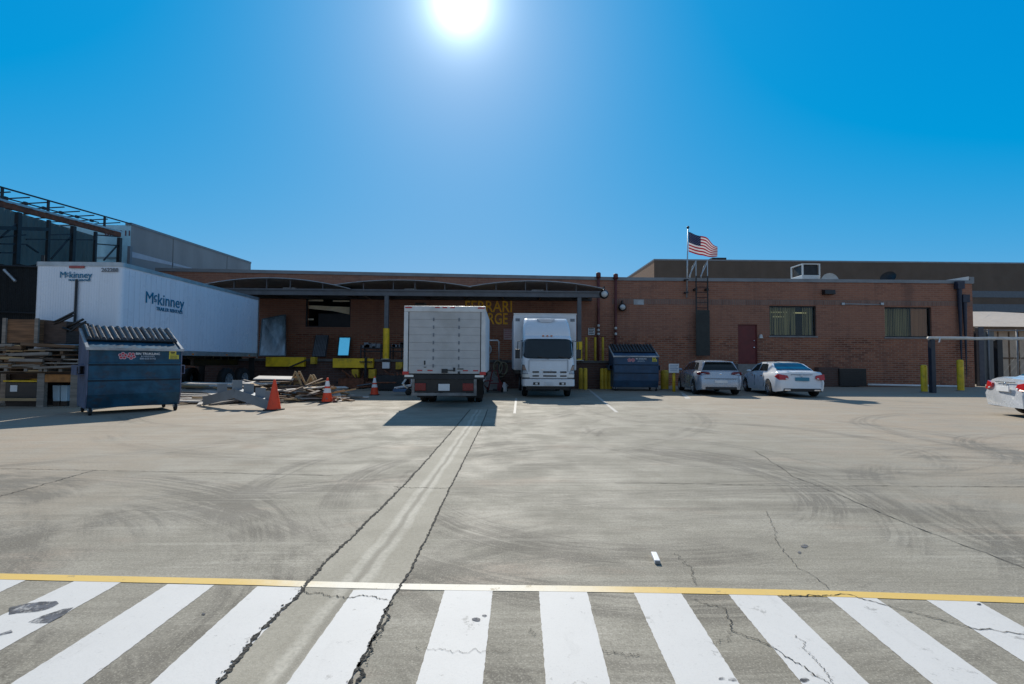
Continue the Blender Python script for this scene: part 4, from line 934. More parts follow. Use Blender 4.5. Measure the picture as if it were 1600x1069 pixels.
def make_car(name,label,loc,rz,spec,paint,rim=RIM):
    L,W=spec['L'],spec['W']; ax=spec['axles']; wr=spec['wr']; car=thing(name,label,'car',loc,rz)
    ys=sorted(set([-L/2,-L/2+.03,-L/2+.1,-L/2+.22,L/2-.3,L/2-.14,L/2-.05,L/2]+[-L/2+.35+(L-.7)*i/26 for i in range(27)]+[a+wr*1.16*math.cos(math.pi*k/14) for a in ax for k in range(15)]))
    top=spec['deck']; Wp=[(-L/2,.80),(-L/2+.05,.88),(-L/2+.25,.955),(-L/2+.9,1.0),(L/2-1.0,1.0),(L/2-.35,.93),(L/2-.08,.80),(L/2,.68)]
    zr=spec['rear_slope']; wa=wr*1.12
    def sect(y):
        w=W/2*lerp_prof(Wp,y); T=lerp_prof(top,y); B=.2+max(0,.06*(1-(y+L/2)/.3)) if y<0 else .2
        arch=B
        for a in ax:
            if abs(y-a)<wa: arch=max(arch,wr+math.sqrt(max(0,wa*wa-(y-a)**2)))
        arch=min(arch,T-.12); pts=[]
        sh=T*.80+.02
        for fx_,z in ((.955,arch),(.985,arch+(.42-arch)*.6 if arch<.42 else arch+.02),(1.0,max(arch+.03,.58)),(.985,max(arch+.05,sh)),(.955,T-.07),(.90,T-.015),(.6,T+.015),(.0,T+.03)):
            pts.append((w*fx_,z))
        def yy(z):
            s=max(0,1-(y+L/2)/.5); o=0
            if y< -L/2+.5: o=s*(max(0,z-.62)*zr + max(0,.5-z)*.18+ (-.0 if z>.66 else -.03*min(1,(0.66-z)/.08) if z>.3 else -.03))
            return y+o
        row=[Vector((-x,yy(z),z)) for x,z in pts]+[Vector((x,yy(z),z)) for x,z in reversed(pts[:-1])]
        return row
    mb=MB(); rows=[sect(y) for y in ys]; mb.grid(rows)
    mb.add(rows[0],[tuple(range(len(rows[0])))]); mb.add(rows[-1],[tuple(reversed(range(len(rows[-1]))))])
    body=sharp(mb.build('body',paint,car,smooth=True),38)
    mb=MB(); mb.bx(-W/2*.86,W/2*.86,-L/2+.35,L/2-.4,.24,.6); mb.build('underbody',BLACK,car)
    # greenhouse
    gp=spec['roof']; y0_,y1_=gp[0][0],gp[-1][0]; wbp=spec['gw']
    def surf(u,v,off=0):
        y=y0_+(y1_-y0_)*u; Gz=lerp_prof(gp,y); T=lerp_prof(top,y)-.03; wb=W/2*.90*lerp_prof(wbp,y); k=min(1,max(0,(Gz-T)/.5)); wt=wb*(1-.25*k)
        a=abs(v); sgn=1 if v>=0 else -1
        if a<=.5: t=a/.5; x=wt*t; z=Gz-.035*t**2.5*k-.0
        else:
            t=(a-.5)/.5; x=wt+(wb-wt)*t**.9; z=(Gz-.035*k)+(T-(Gz-.035*k))*t
        return Vector((sgn*x,y,z))
    def offp(u,v,o):
        e=.004; pu=surf(min(1,u+e),v)-surf(max(0,u-e),v); pv=surf(u,min(1,v+e))-surf(u,max(-1,v-e)); n=pu.cross(pv)
        if n.length<1e-9: n=Vector((0,0,1))
        n.normalize(); p=surf(u,v)
        if n.dot(p-Vector((0,p.y,.8)))<0: n=-n
        return p+n*o
    nu,nv=40,24
    mb=MB(); mb.grid([[surf(i/nu,-1+2*j/nv) for j in range(nv+1)] for i in range(nu+1)]); sharp(mb.build('cabin',paint,car,smooth=True),40)
    uy=lambda y:(y-y0_)/(y1_-y0_)
    def glass(nm,u0,u1,v0,v1,m=GLASS,shape=None,n1=12,n2=8):
        mb=MB(); mb.grid([[offp(*(shape(i/n1,j/n2) if shape else (u0+(u1-u0)*i/n1,v0+(v1-v0)*j/n2)),.006) for j in range(n2+1)] for i in range(n1+1)]); return mb.build(nm,m,car,smooth=True)
    ra,rb_=spec['rear_glass']; fa,fb=spec['wind_glass']
    glass('rear_window',0,0,0,0,spec.get('rgm',GLASS),lambda a,b:(uy(ra+(rb_-ra)*a),(-.43-.06*(1-a)+(.86+.12*(1-a))*b)))
    glass('windscreen',0,0,0,0,GLASS,lambda a,b:(uy(fa+(fb-fa)*a),-.46+.92*b))
    for s in (-1,1):
        for (sa,sb,sa2,sb2) in spec['side_glass']:
            glass('side_window',0,0,0,0,GLASS,lambda a,b:(uy((sa+(sb-sa)*a)*(1-b)+(sa2+(sb2-sa2)*a)*b),s*(.90-.33*b)))
    for a in ax:
        for s in (-1,1): wheel(car,s*(W/2-.115),a,wr,.21,s,rim)
    rr=spec['extras']; rr(car,L,W); return car
def rear_point(L,W,x,z,zr,top): 
    return (x,-L/2+max(0,z-.62)*zr-.012,z)
def lamp_mesh(car,pts,dy,m,nm='tail_lamp'):
    mb=MB(); n=len(pts); f=[Vector(p) for p in pts]; b=[p+Vector((0,dy,0)) for p in f]
    mb.add(f+b,[tuple(range(n)),tuple(range(2*n-1,n-1,-1))]+[(i,i+n,(i+1)%n+n,(i+1)%n) for i in range(n)]); return mb.build(nm,m,car,bevel=.012)
def sedan_extras(plate=PLATEBLUE,dark_low=True,rhs=False):
    def f(car,L,W):
        yb=-L/2
        for s in (-1,1):
            lamp_mesh(car,[(s*x_*W/1.8,y_-.022,z_) for x_,y_,z_ in ((.880,yb+.22,.82),(.81,yb+.085,.93),(.5,yb+.03,.87),(.47,yb+.0,.76),(.6,yb-.018,.70),(.80,yb+.025,.70))],.10,LAMPR)
            lamp_mesh(car,[(s*.62,yb-.036,.76),(s*.55,yb-.032,.78),(s*.54,yb-.036,.74),(s*.62,yb-.049,.72)],.03,LAMPW,'reverse_lamp')
            MB().lathe([(0,-.12),(.05,-.1),(.085,0),(.07,.06),(0,.07)],(0,0,0),'y',12).build('mirror',car.children[0].data.materials[0],car,smooth=True,loc=(s*(W/2+.06),.62,1.0)).scale=(1.3,1.2,.8)
        p=MB().bx(-.26,.26,yb-.035,yb-.008,.66,.80).build('licence_plate',plate,car,bevel=.006)
        if dark_low:
            MB().bx(-.70,.70,yb-.012,yb+.15,.235,.36).build('bumper_valance',BLACK,car,bevel=.02)
            mb=MB(); [mb.bx(s*.55-.11,s*.55+.11,yb-.03,yb+.1,.26,.32) for s in (-1,1)]; mb.split('exhaust_tip',CHROME,car,bevel=.01)
        MB().lathe([(.03,-.01),(.045,-.012),(.05,0)],(0,yb+.02,.86),'y',16).build('round_badge',CHROME,car,smooth=True)
        MB().bx(-.4,.4,yb+.02,yb+.04,.90,.915).build('trunk_seam',DARK,car)
        for s in (-1,1):
            mb=MB()
            for y in (-.95,.12,1.1): mb.bx(s*W/2*.996-.008,s*W/2*.996+.004,y-.006,y+.006,.36,.86)
            mb.split('door_seam',DARK,car)
            mb=MB(); [mb.bx(s*W/2*.985-.01,s*W/2*.985+.025,y-.12,y+.12,.80,.835) for y in (-.7,.35)]; mb.split('door_handle',CHROME,car,bevel=.008)
    return f
SED=dict(L=4.75,W=1.90,axles=(-1.42,1.40),wr=.325,rear_slope=.28,
 deck=[(-2.33,.98),(-2.15,1.03),(-1.6,1.0),(-1.0,.97),(.6,.95),(1.0,.95),(1.7,.86),(2.15,.74),(2.33,.62)],
 roof=[(-1.88,.99),(-1.5,1.16),(-.95,1.375),(-.5,1.43),(.0,1.435),(.45,1.37),(.9,1.14),(1.28,.94)],
 gw=[(-1.88,.84),(-1.2,.93),(0,1.0),(.8,.99),(1.28,.93)],rear_glass=(-1.68,-.98),wind_glass=(.5,1.2),rgm=GLASSB,
 side_glass=[(-.95,-.12,-.80,-.16),(-.04,.98,-.08,.45)],extras=sedan_extras())
def hatch_extras(car,L,W):
    yb=-L/2
    for s in (-1,1):
        lamp_mesh(car,[(s*x_*W/1.79,y_-.014,z_) for x_,y_,z_ in ((.87,yb+.215,.96),(.75,yb+.035,.975),(.44,yb+.03,.97),(.40,yb+.013,.88),(.75,yb+.022,.85),(.87,yb+.20,.86))],.08,mat('dark_red_lamp',(.16,.01,.012),.2,var=.1,coat=.4))
        MB().lathe([(0,-.12),(.05,-.1),(.085,0),(.07,.06),(0,.07)],(0,0,0),'y',12).build('mirror',SILVER,car,smooth=True,loc=(s*(W/2+.07),.72,1.03)).scale=(1.3,1.2,.8)
        mb=MB(); [mb.bx(s*W/2*.996-.008,s*W/2*.996+.004,y-.006,y+.006,.36,.88) for y in (-.8,.25,1.15)]; mb.split('door_seam',DARK,car)
    MB().bx(-.26,.26,yb-.045,yb-.012,.52,.64).build('licence_plate',SIGNW,car,bevel=.006)
    MB().bx(-.62,.62,yb-.04,yb+.1,.25,.36).build('bumper_valance',BLACK,car,bevel=.02)
    MB().lathe([(.0,-.02),(.045,-.02),(.055,0)],(0,yb+.06,.90),'y',16).build('round_badge',CHROME,car,smooth=True)
    MB().bx(-.55,.55,-1.94,-1.70,1.385,1.415).build('roof_spoiler',SILVER,car,bevel=.015)
    MB().bx(-.66,.66,yb-.032,yb-.01,.69,.715).build('bumper_crease',GREYPAINT,car)
HAT=dict(L=4.30,W=1.87,axles=(-1.26,1.36),wr=.32,rear_slope=.18,
 deck=[(-2.13,.97),(-1.9,1.0),(-1.4,.99),(.7,.97),(1.1,.97),(1.7,.88),(2.0,.76),(2.13,.66)],
 roof=[(-2.02,.99),(-1.94,1.12),(-1.8,1.36),(-1.68,1.42),(-1.0,1.475),(-.2,1.48),(.45,1.40),(1.0,1.15),(1.38,.96)],
 gw=[(-2.02,.90),(-1.6,.96),(0,1.0),(.9,.99),(1.38,.93)],rear_glass=(-1.985,-1.76),wind_glass=(.5,1.28),
 side_glass=[(-1.55,-.95,-1.35,-.98),(-.88,.08,-.9,.02),(.15,1.1,.1,.5)],extras=hatch_extras)
# silver hatchback, white sedan nose-in at the wall
g1=G(1128,618.5)
make_car('silver_hatchback','silver hatchback parked nose in beside the white notice post',(g1.x+.28,g1.y+2.15,0),R(-8),HAT,SILVER)
g2=G(1251,621)
make_car('white_sedan','white sedan with blue rear glass parked nose in under the curtained window',(g2.x+.35,g2.y+2.2,0),R(-9),SED,WHITE_GLOSS)
# third car at the right edge, seen from its rear corner
SED2=dict(SED); SED2['extras']=sedan_extras(SIGNW,False); SED2['rgm']=GLASS
hd=Vector((.94,-.34,0)).normalized(); gw=G(1610,648)
rz3=math.atan2(-hd.x,hd.y); rgt=Vector((hd.y,-hd.x,0))
cpos=gw+hd*1.42+rgt*.80
make_car('silver_saloon_car','pale silver saloon cut off by the picture edge, its tail lamps bright red','car' and (cpos.x,cpos.y,0),rz3,SED2,SILVER2)

# ---------------- box truck seen from behind
Yr=14.28; pc=P(694.5,560,Yr); bt=thing('white_box_truck','white box truck backed away with grey roll up rear door facing us','truck',(pc.x,Yr,0))
hw=(P(757.5,560,Yr).x-P(631,560,Yr).x)/2; zf=P(694,584,Yr).z; zt_=P(694,479,Yr).z; LB=4.4
bm_=MB(); bm_.bx(-hw,hw,.06,LB,zf,zt_); bm_.build('box_body',WHITE,bt,bevel=.03)
fr=MB(); fr.bx(-hw-.01,-hw+.115,-.02,.055,zf-.02,zt_-.16); fr.bx(hw-.115,hw+.01,-.02,.055,zf-.02,zt_-.16); fr.bx(-hw-.01,hw+.01,-.02,.055,zt_-.158,zt_+.01); fr.build('rear_frame',mat('frame_grey_white',(.60,.61,.61),.45,var=.08,dirt=(.3,.28,.25),dirt_amt=.4),bt,bevel=.012)
dm=MB(); nsl=8; dz=(zt_-.16-zf)/nsl
for i in range(nsl): dm.bx(-hw+.14,hw-.14,.0,.04,zf+dz*i+.002,zf+dz*(i+1)-.002)
door=dm.build('rollup_door',mat('door_dull_white',(.46,.46,.455),.5,var=.07,dirt=(.3,.29,.27),dirt_amt=.45,dscale=1.1),bt,bevel=.004)
mb=MB(); mb.bx(-hw+.117,-hw+.138,.01,.05,zf,zt_-.16); mb.bx(hw-.138,hw-.117,.01,.05,zf,zt_-.16); mb.split('door_track',DARK,door)
mb=MB()
for x in (-.33,.42):
    for i in range(1,nsl): mb.bx(x-.02,x+.02,-.014,.0-.001,zf+dz*i-.05,zf+dz*i+.05)
mb.split('hinge',GREYPAINT,door)
mb=MB(); mb.bx(-.08,.1,-.03,-.002,zf+.02,zf+.14); mb.bx(.1,.28,-.035,-.006,zf+.09,zf+.115); mb.bx(.26,.32,-.03,-.002,zf+.07,zf+.18); mb.bx(.38,.56,-.02,-.002,zf+.13,zf+.155); mb.bx(.40,.46,-.02,-.002,zf+.0,zf+.07); mb.bx(-.60,-.56,-.012,-.002,zf+.26,zf+.38);mb.bx(-.60,-.53,-.012,-.002,zf+.18,zf+.2); mb.split('latch',DARK,door)
mb=MB()
for x in (-.72,-.42,.62,.92): mb.bx(x-.075,x+.075,-.006,-.001,zf+.075,zf+.11)
mb.split('reflector',LAMPR,door)
mb=MB(); [mb.bx(x-.07,x+.07,-.03,-.021,zt_-.05,zt_-.02) for x in (-.22,0,.22)]; mb.bx(-hw+.02,-hw+.22,-.03,-.021,zt_-.06,zt_-.02); mb.bx(hw-.22,hw-.02,-.03,-.021,zt_-.06,zt_-.02); mb.split('marker_lamp',LAMPR,bt)
mb=MB().bx(-hw,hw,.0,.2,zf-.16,zf-.022); mb.build('rear_sill',DARK,bt)
mb=MB(); mb.bx(-.45,-.37,.3,4.9,zf-.36,zf-.18); mb.bx(.37,.45,.3,4.9,zf-.36,zf-.18); [mb.bx(-hw+.05,hw-.05,y,y+.08,zf-.16,zf-.022) for y in (.8,1.6,2.4,3.2,4.0)]; mb.build('chassis',BLACK,bt)
mb=MB(); mb.bx(-.95,.95,-.05,.03,.36,.44); mb.bx(-.95,-.87,.0,.08,.44,zf-.16); mb.bx(.87,.95,.0,.08,.44,zf-.16); mb.build('step_bumper',mat('worn_bumper_steel',(.2,.2,.2),.5,metal=.5,var=.3),bt)
MB().bx(-.9,.9,.05,.09,.45,zf-.17).build('lamp_panel',BLACK,bt)
mb=MB()
for s in (-1,1): mb.bx(s*.70-.16,s*.70+.16,.0,.046,.50,.72)
mb.split('tail_lamp',mat('dull_red_lamp',(.20,.012,.012),.25,var=.2),bt,bevel=.01)
mb=MB(); [mb.bx(s*(hw-.16)-.13,s*(hw-.16)+.13,-.03,-.003,zf-.10,zf-.04) for s in (-1,1)]; mb.split('backup_lamp',LAMPW,bt)
mb=MB(); [mb.bx(s*(hw-.06)-.09,s*(hw-.06)+.09,-.028,-.003,zf-.032,zf+.06) for s in (-1,1)]; mb.split('corner_reflector',LAMPR,bt)
MB().bx(-.17,.16,-.01,.045,.50,.70).build('licence_plate',SIGNW,bt,bevel=.006)
for s in (-1,1):
    for k in (0,1): wheel(bt,s*(.92-.27*k),2.2,.40,.22,s,STEEL,6,rr=.6)
    MB().bx(s*.80-.28,s*.80+.28,1.62,1.64,.18,zf-.2).build('mud_flap',RUBBER,bt)
    wheel(bt,s*.84,5.4,.40,.22,s,STEEL,6,rr=.6)
mb=MB(); prof=[(4.5,.55),(6.35,.55),(6.4,1.1),(6.0,2.15),(4.6,2.25)]; mb.prism([(y,z) for y,z in prof],-1.0,1.0,'x'); mb.build('cab',WHITE,bt,bevel=.06)
mb=MB(); mb.tube([(-hw+.1,.05,zf-.1),(-hw-.02,-.02,zf-.3),(-hw+.1,.1,zf-.42)],.035,6); mb.build('bumper_bracket',STEEL,bt)

# ---------------- white cab-over truck facing us
Yc=18.2; pc=P(857,600,Yc); ct=thing('white_cab_truck','white cab over delivery truck facing us with blue tinted roof fairing','truck',(pc.x,Yc,0))
zb=P(857,604,Yc).z; CW=(P(898,600,Yc).x-P(815.5,600,Yc).x)/2
def lx(px,y=Yc): return P(px,560,y).x-pc.x
def lz(py,y=Yc): return P(857,py,y).z
zw0,zw1=lz(559.5),lz(529.5)           # windscreen
# cab shell: loft in z of rounded-front plan sections (front at y=0 is nearest us)
def plan(w,y0_,y1_,rad,z,n=6):
    pts=[(-w,y1_)]
    for k in range(n+1): a=math.pi+ (math.pi/2)*k/n; pts.append((-w+rad+rad*math.cos(a),y0_+rad+rad*math.sin(a)))
    for k in range(n+1): a=1.5*math.pi+(math.pi/2)*k/n; pts.append((w-rad+rad*math.cos(a),y0_+rad+rad*math.sin(a)))
    pts.append((w,y1_)); return [Vector((x,y,z)) for x,y in pts]
secs=[(zb+.30,CW*.99,.0),(zb+.5,CW,.0),(.95,CW,.02),(zw0-.06,CW*.995,.05),(zw0,CW*.985,.09),(zw1,CW*.955,.40),(zw1+.10,CW*.94,.52),(zw1+.2,CW*.88,.74)]
mb=MB(); rows=[plan(w_,y,1.65,.16,z) for z,w_,y in secs]; mb.grid(rows); mb.add(rows[-1],[tuple(range(len(rows[-1])))]); mb.add(rows[0],[tuple(reversed(range(len(rows[0]))))])
mb.add([r_[0] for r_ in rows]+[r_[-1] for r_ in rows],[tuple(list(range(len(rows)))+list(range(2*len(rows)-1,len(rows)-1,-1)))])
cab=sharp(mb.build('cab',WHITE_GLOSS,ct,smooth=True),40)
def cabp(u,z):            # point on the front face, u in -1..1
    for (za,wa,ya),(zb_,wb,yb) in zip(secs,secs[1:]):
        if za<=z<=zb_+1e-6:
            t=(z-za)/(zb_-za); w_=wa+(wb-wa)*t; y=ya+(yb-ya)*t; x=u*w_; e=max(0,abs(x)-(w_-.16)); return Vector((x,y+.16-math.sqrt(max(0,.16*.16-e*e)),z))
    return Vector((u*secs[-1][1],secs[-1][2],z))
mb=MB(); n1,n2=16,8
def rcorner(u,v):
    e=max(0,abs(u)-.82)/.18; s=max(0,abs(v*2-1)-.6)/.4; return 1-.10*(s**2.5)
n1,n2=28,20
def sq(u,v):          # square to rounded rectangle
    a,b=2*u-1,2*v-1; q=(abs(a)**7+abs(b)**7)**(1/7); m_=max(abs(a),abs(b)); f=(m_/q) if q>1e-6 else 1; return a*f,b*f
mb.grid([[(lambda ab: cabp(ab[0]*.985,zw0-.03+(zw1-zw0+.05)*(ab[1]+1)/2))(sq(i/n1,j/n2))+Vector((0,-.010,0)) for i in range(n1+1)] for j in range(n2+1)]); ws=mb.build('windscreen',GLASS,ct,smooth=True)
mb=MB(); [mb.beam(cabp(a,zw0-.03)+Vector((0,-.03,0)),cabp(a-.42,zw0+.06)+Vector((0,-.03,0)),.02,.03) for a in (.0,.82)]; mb.split('wiper',BLACK,ct)
mb=MB().bx(-.42,.30,.9,.95,zw0+.30,zw1-.12); mb.build('rear_cab_window',GREYPAINT,ct)
# bumper
mb=MB(); rows=[plan(CW*1.0,-.06,.9,.14,z) for z in (zb,zb+.02,zb+.26,zb+.285)]; rows[0]=plan(CW*.97,-.02,.9,.12,zb); rows[-1]=plan(CW*.985,-.02,.9,.14,zb+.285); mb.grid(rows); mb.add(rows[-1],[tuple(range(len(rows[-1])))]); mb.add(rows[0],[tuple(reversed(range(len(rows[0]))))]); sharp(mb.build('bumper',WHITE_GLOSS,ct,smooth=True),40)
mb=MB(); [mb.bx(x-.12,x+.12,-.075,-.05,zb+.06,zb+.16) for x in (-.46,.52)]; mb.split('fog_lamp_recess',BLACK,ct,bevel=.01)
mb=MB(); mb.bx(.49,.58,-.082,-.07,zb+.075,zb+.145); mb.bx(-.50,-.41,-.082,-.07,zb+.075,zb+.145); mb.split('fog_lamp',LAMPW,ct)
MB().bx(-.14,.18,-.085,-.06,zb+.04,zb+.18).build('licence_plate',SIGNW,ct,bevel=.005)
mb=MB().bx(-CW*.98,CW*.98,-.01,.05,zb+.287,zb+.31); mb.build('bumper_gap',BLACK,ct)
# grille slots and lamps
mb=MB()
for z in (zb+.37,zb+.52):
    for a,b in ((-.60,-.36),(-.20,.30),(.44,.68)): mb.bx(a,b,-.012,.03,z,z+.05)
mb.split('grille_slot',BLACK,ct)
for s in (-1,1):
    def lamp_patch(u0,u1,z0,z1,ut,m,nm,o=.012):
        mb=MB(); mb.grid([[cabp(s*(u0+(u1-u0)*i/8+ut*j/4*(1-i/8)),z0+(z1-z0)*j/4)+Vector((s*.006,-o,0)) for i in range(9)] for j in range(5)]); return mb.build(nm,m,ct,smooth=True)
    lamp_patch(.715,.995,zb+.315,zb+.815,.20,mat('lamp_surround',(.05,.055,.06),.3,var=.1),'lamp_surround',.008)
    lamp_patch(.735,.985,zb+.335,zb+.465,.02,LAMPW,'headlamp',.016); lamp_patch(.76,.975,zb+.485,zb+.60,.05,mat('headlamp_glass',(.42,.44,.46),.12,var=.25,scale=20,coat=.5),'headlamp',.016)
    lamp_patch(.83,.98,zb+.62,zb+.79,.10,mat('turn_lamp',(.40,.25,.18),.15,var=.1,coat=.4),'turn_lamp',.016)
mb=MB(); mb.bx(-.74,-.73,-.004,.03,zb+.55,zw0-.08); mb.bx(.73,.74,-.004,.03,zb+.55,zw0-.08); mb.bx(-.73,.73,.004,.03,zw0-.075,zw0-.065); mb.build('panel_seam',GREYPAINT,ct)
mb=MB(); mb.bx(-.30,-.16,-.008,.02,zb+.63,zb+.645); mb.bx(.06,.12,-.008,.02,zb+.63,zb+.645); mb.split('name_badge',CHROME,ct)
# roof fairing (wind deflector)
zfa,zfb=zw1+.12,lz(496.5,Yc+.9); FW_=CW*.945
rows=[]
for t in (0,.1,.35,.7,.9,1.0):
    z=zfa+(zfb-zfa)*t; y=.62+.75*t**1.6; w_=FW_*(1-.07*t**2)
    rows.append(plan(w_,y,1.75,.14,z))
mb=MB(); mb.grid(rows); mb.add(rows[-1],[tuple(range(len(rows[-1])))]); sharp(mb.build('roof_fairing',WHITE_GLOSS,ct,smooth=True),40)
mb=MB().prism([(-.36,zfb-.04),(.36,zfb-.04),(.22,zfb-.17),(-.22,zfb-.17)],1.08,1.3); mb.build('fairing_recess',mat('fairing_pale_grey',(.6,.6,.62),.4,var=.04),ct)  # raised trapezoid in a plain pale grey
mb=MB(); [mb.bx(x-.04,x+.04,.50,.60,zw1+.12,zw1+.16) for x in (-.16,0,.16)]; mb.split('roof_marker_lamp',AMBER,ct,bevel=.01)
# box behind the cab
yb0=1.9; x0,x1=lx(802.5,Yc+yb0),lx(900.5,Yc+yb0); zt2=lz(490.5,Yc+yb0)
MB().bx(x0,x1,yb0,yb0+4.2,1.0,zt2).build('cargo_box',WHITE,ct,bevel=.04)
mb=MB(); mb.bx(x0-.01,x1+.01,yb0-.02,yb0+.04,zt2-.03,zt2+.015); mb.build('box_top_rail',ACW,ct)
mb=MB(); [mb.bx(xx-.09,xx+.09,yb0-.015,yb0+.02,zt2-.32,zt2-.2) for xx in (x0+.16,x1-.16)]; mb.split('box_marker',GREYPAINT,ct)
mb=MB(); mb.bx(-.5,-.4,.3,5.9,.62,.8); mb.bx(.4,.5,.3,5.9,.62,.8); [mb.bx(x0+.05,x1-.05,y,y+.08,.86,.998) for y in (2.1,3,3.9,4.8,5.7)]; mb.bx(-.7,.7,1.0,1.2,.3,.5); mb.build('chassis',BLACK,ct)
for s in (-1,1):
    wheel(ct,s*(CW-.15),1.1,.39,.21,s,WHITE,6,rr=.6); wheel(ct,s*(CW-.15),4.6,.39,.22,s,WHITE,6,rr=.6)
    mb=MB(); mb.tube([(s*CW*.95,.45,zw1-.05),(s*(CW+.16),.2,zw1-.1),(s*(CW+.18),.2,zw0+.1)],.015,6); mb.build('mirror_arm',BLACK,ct)
    MB().bx(s*(CW+.17)-.09,s*(CW+.17)+.09,.12,.2,zw0-.02,zw0+.33).build('mirror',BLACK,ct,bevel=.02)
    MB().bx(s*CW*.995-.01,s*CW*.995+.012,.45,1.35,zw0,zw1-.08).build('side_window',GLASS,ct)
mb=MB(); [mb.bx(s*(CW-.26)-.1,s*(CW-.26)+.1,.3,1.0,zb-.16,zb+.0) for s in (-1,1)]; mb.bx(-.8,.8,.2,.3,zb-.12,zb-.0); mb.build('step',BLACK,ct)

# ---------------- semi trailer, nose towards us
xa,ya,yb=-11.62,14.8,23.0
na=P(190,416,ya); tr=thing('semi_trailer','long white freight trailer with blue lettering, backed onto the dock','trailer',(xa,ya,0))
TW=2.6; zb0_,zt0=PX(340,554.5,xa).z,PX(192,412,xa).z; TL=yb-ya
print('trailer z',zb0_,zt0,PX(392,463,xa), PX(190,411,xa))
mb=MB(); rad=.14; pl=plan(TW/2,0,TL,rad,0)
rows=[[v+Vector((-TW/2,0,z)) for v in pl] for z in (zb0_,zt0)]
mb.grid(rows); mb.add(rows[0],[tuple(range(len(pl)))]); mb.add(rows[1],[tuple(range(len(pl)))]); mb.add([rows[0][0],rows[0][-1],rows[1][-1],rows[1][0]],[(0,1,2,3)])
sharp(mb.build('trailer_body',TRAILER,tr,smooth=True),30)
mb=MB()
for k in range(30):
    x=-TW+.2+(TW-.4)*k/29; mb.bx(x-.006,x+.006,-.004,.004,zb0_+.12,zt0-.12)
mb.build('nose_rib',TRAILER,tr)
mb=MB()
for k in range(34):
    y=.3+(TL-.5)*k/33; mb.bx(-.004,.002,y-.006,y+.006,zb0_+.16,zt0-.16)
mb.build('side_rivet_line',mat('rivet_grey',(.50,.55,.62),.4,var=.05),tr)
mb=MB(); q=[v+Vector((-TW/2,0,0)) for v in plan(TW/2+.02,-.02,TL,rad,0)]
for z0,z1 in ((zt0-.10,zt0+.03),(zb0_-.05,zb0_+.12)): 
    mb.grid([[v+Vector((0,0,z0)) for v in q],[v+Vector((0,0,z1)) for v in q]])
mb.build('rail',STEEL,tr,smooth=False)
mb=MB(); mb.grid([[v+Vector((0,0,zt0+.012)) for v in (pl[0]+Vector((-TW/2,0,0)),pl[-1]+Vector((-TW/2,0,0)))],[v+Vector((0,0,zt0+.012)) for v in (pl[1]+Vector((-TW/2,.1,0)),pl[-2]+Vector((-TW/2,.1,0)))]]); mb.build('roof_sheet',STEEL,tr)
for yy in (TL-.06,): MB().bx(-.03,.02,yy,yy+.09,zb0_-.1,zt0+.03).build('corner_post',STEEL,tr)
mb=MB().bx(-TW*.62,-TW*.62+.18,-.03,.0,zt0-.45,zt0-.42); mb=MB()
cx=P(112,418,ya).x-xa; mb.bx(cx-.05,cx+.4,-.045,-.012,P(120,419.5,ya).z,P(120,415.5,ya).z); mb.build('marker_lamp',mat('faded_red_lamp',(.35,.07,.06),.3,var=.2),tr,bevel=.01)
c0,c1=P(122,437,ya),P(119,505,ya); mb=MB().tube([(c0.x-xa,-.05,c0.z),(c1.x-xa,-.05,c1.z),(c1.x-xa+.03,-.06,c1.z-.4)],.035,6); mb.build('air_line',DARK,tr)
def mck(parent,size,loc,rot,sfx):
    # raised, underlined c between M and kinney
    g=[]
    def put(s,x,z,sz,nm='lettering',bold=.006):
        o=text(nm,s,sz,NAVY,parent,(0,0,0),rot,bold=bold,align='LEFT',sx=.95); o.location=Vector(loc)+Matrix.Rotation(rot[2],3,'Z')@Vector((x,0,z)); return o
    xm=lambda o:max(v.co.x for v in o.data.vertices)
    a=xm(put('M',0,0,size,bold=0.0))+size*.04; c=put('c',a,size*.15,size*.72); e=a+xm(c); put('kinney',e+size*.03,0,size)
    b=MB().bx(a+size*.03,e-size*.01,-.004,.0,-size*.16,-size*.11); o=b.build('underline',NAVY,parent); o.location=loc; o.rotation_euler=(0,0,rot[2])
    o=text('lettering',sfx,size*.3,NAVY,parent,(0,0,0),rot,bold=.02,align='LEFT'); o.location=Vector(loc)+Matrix.Rotation(rot[2],3,'Z')@Vector((size*.95,0,-size*.56)); return o
sn=(P(148,430,ya).x-P(94,430,ya).x)/3.75
mck(tr,sn,(P(94,430,ya).x-xa,-.024,P(94,430,ya).z),(R(90),0,0),'TRAILER RENTALS')
sa_,sb_=PX(226,466,xa),PX(290,477,xa); ss=(sb_.y-sa_.y)/3.7
mck(tr,ss,(.016,sa_.y-ya,(sa_.z+sb_.z)/2+.02),(R(90),0,R(90)),'TRAILER RENTALS')
p_=P(172.5,422.5,ya); text('number','262288',.17,GREYPAINT,tr,(p_.x-xa,-.024,p_.z),bold=.02)
mb=MB(); [mb.bx(-TW+.5,-.5,y,y+.1,zb0_-.18,zb0_-.052) for y in [0.6+i*.55 for i in range(14)]]; mb.bx(-TW/2-.5,-TW/2-.38,TL-3.4,TL-.1,zb0_-.45,zb0_-.182); mb.bx(-TW/2+.38,-TW/2+.5,TL-3.4,TL-.1,zb0_-.45,zb0_-.182); mb.build('underframe',BLACK,tr)
for s in (-1,1):
    for dy in (TL-.95,TL-2.2): wheel(tr,-TW/2+s*(TW/2-.17),dy,.50,.26,s,STEEL,8,rr=.56)
    mb=MB(); x=-TW/2+s*.85; mb.bx(x-.07,x+.07,1.9,2.04,.1,zb0_-.05); mb.bx(x-.18,x+.18,1.8,2.14,0.0,.1); mb.build('landing_leg',GREYPAINT,tr)
MB().bx(-TW/2-.95,-TW/2+.95,1.94,2.0,.75,.82).build('landing_cross_brace',GREYPAINT,tr)
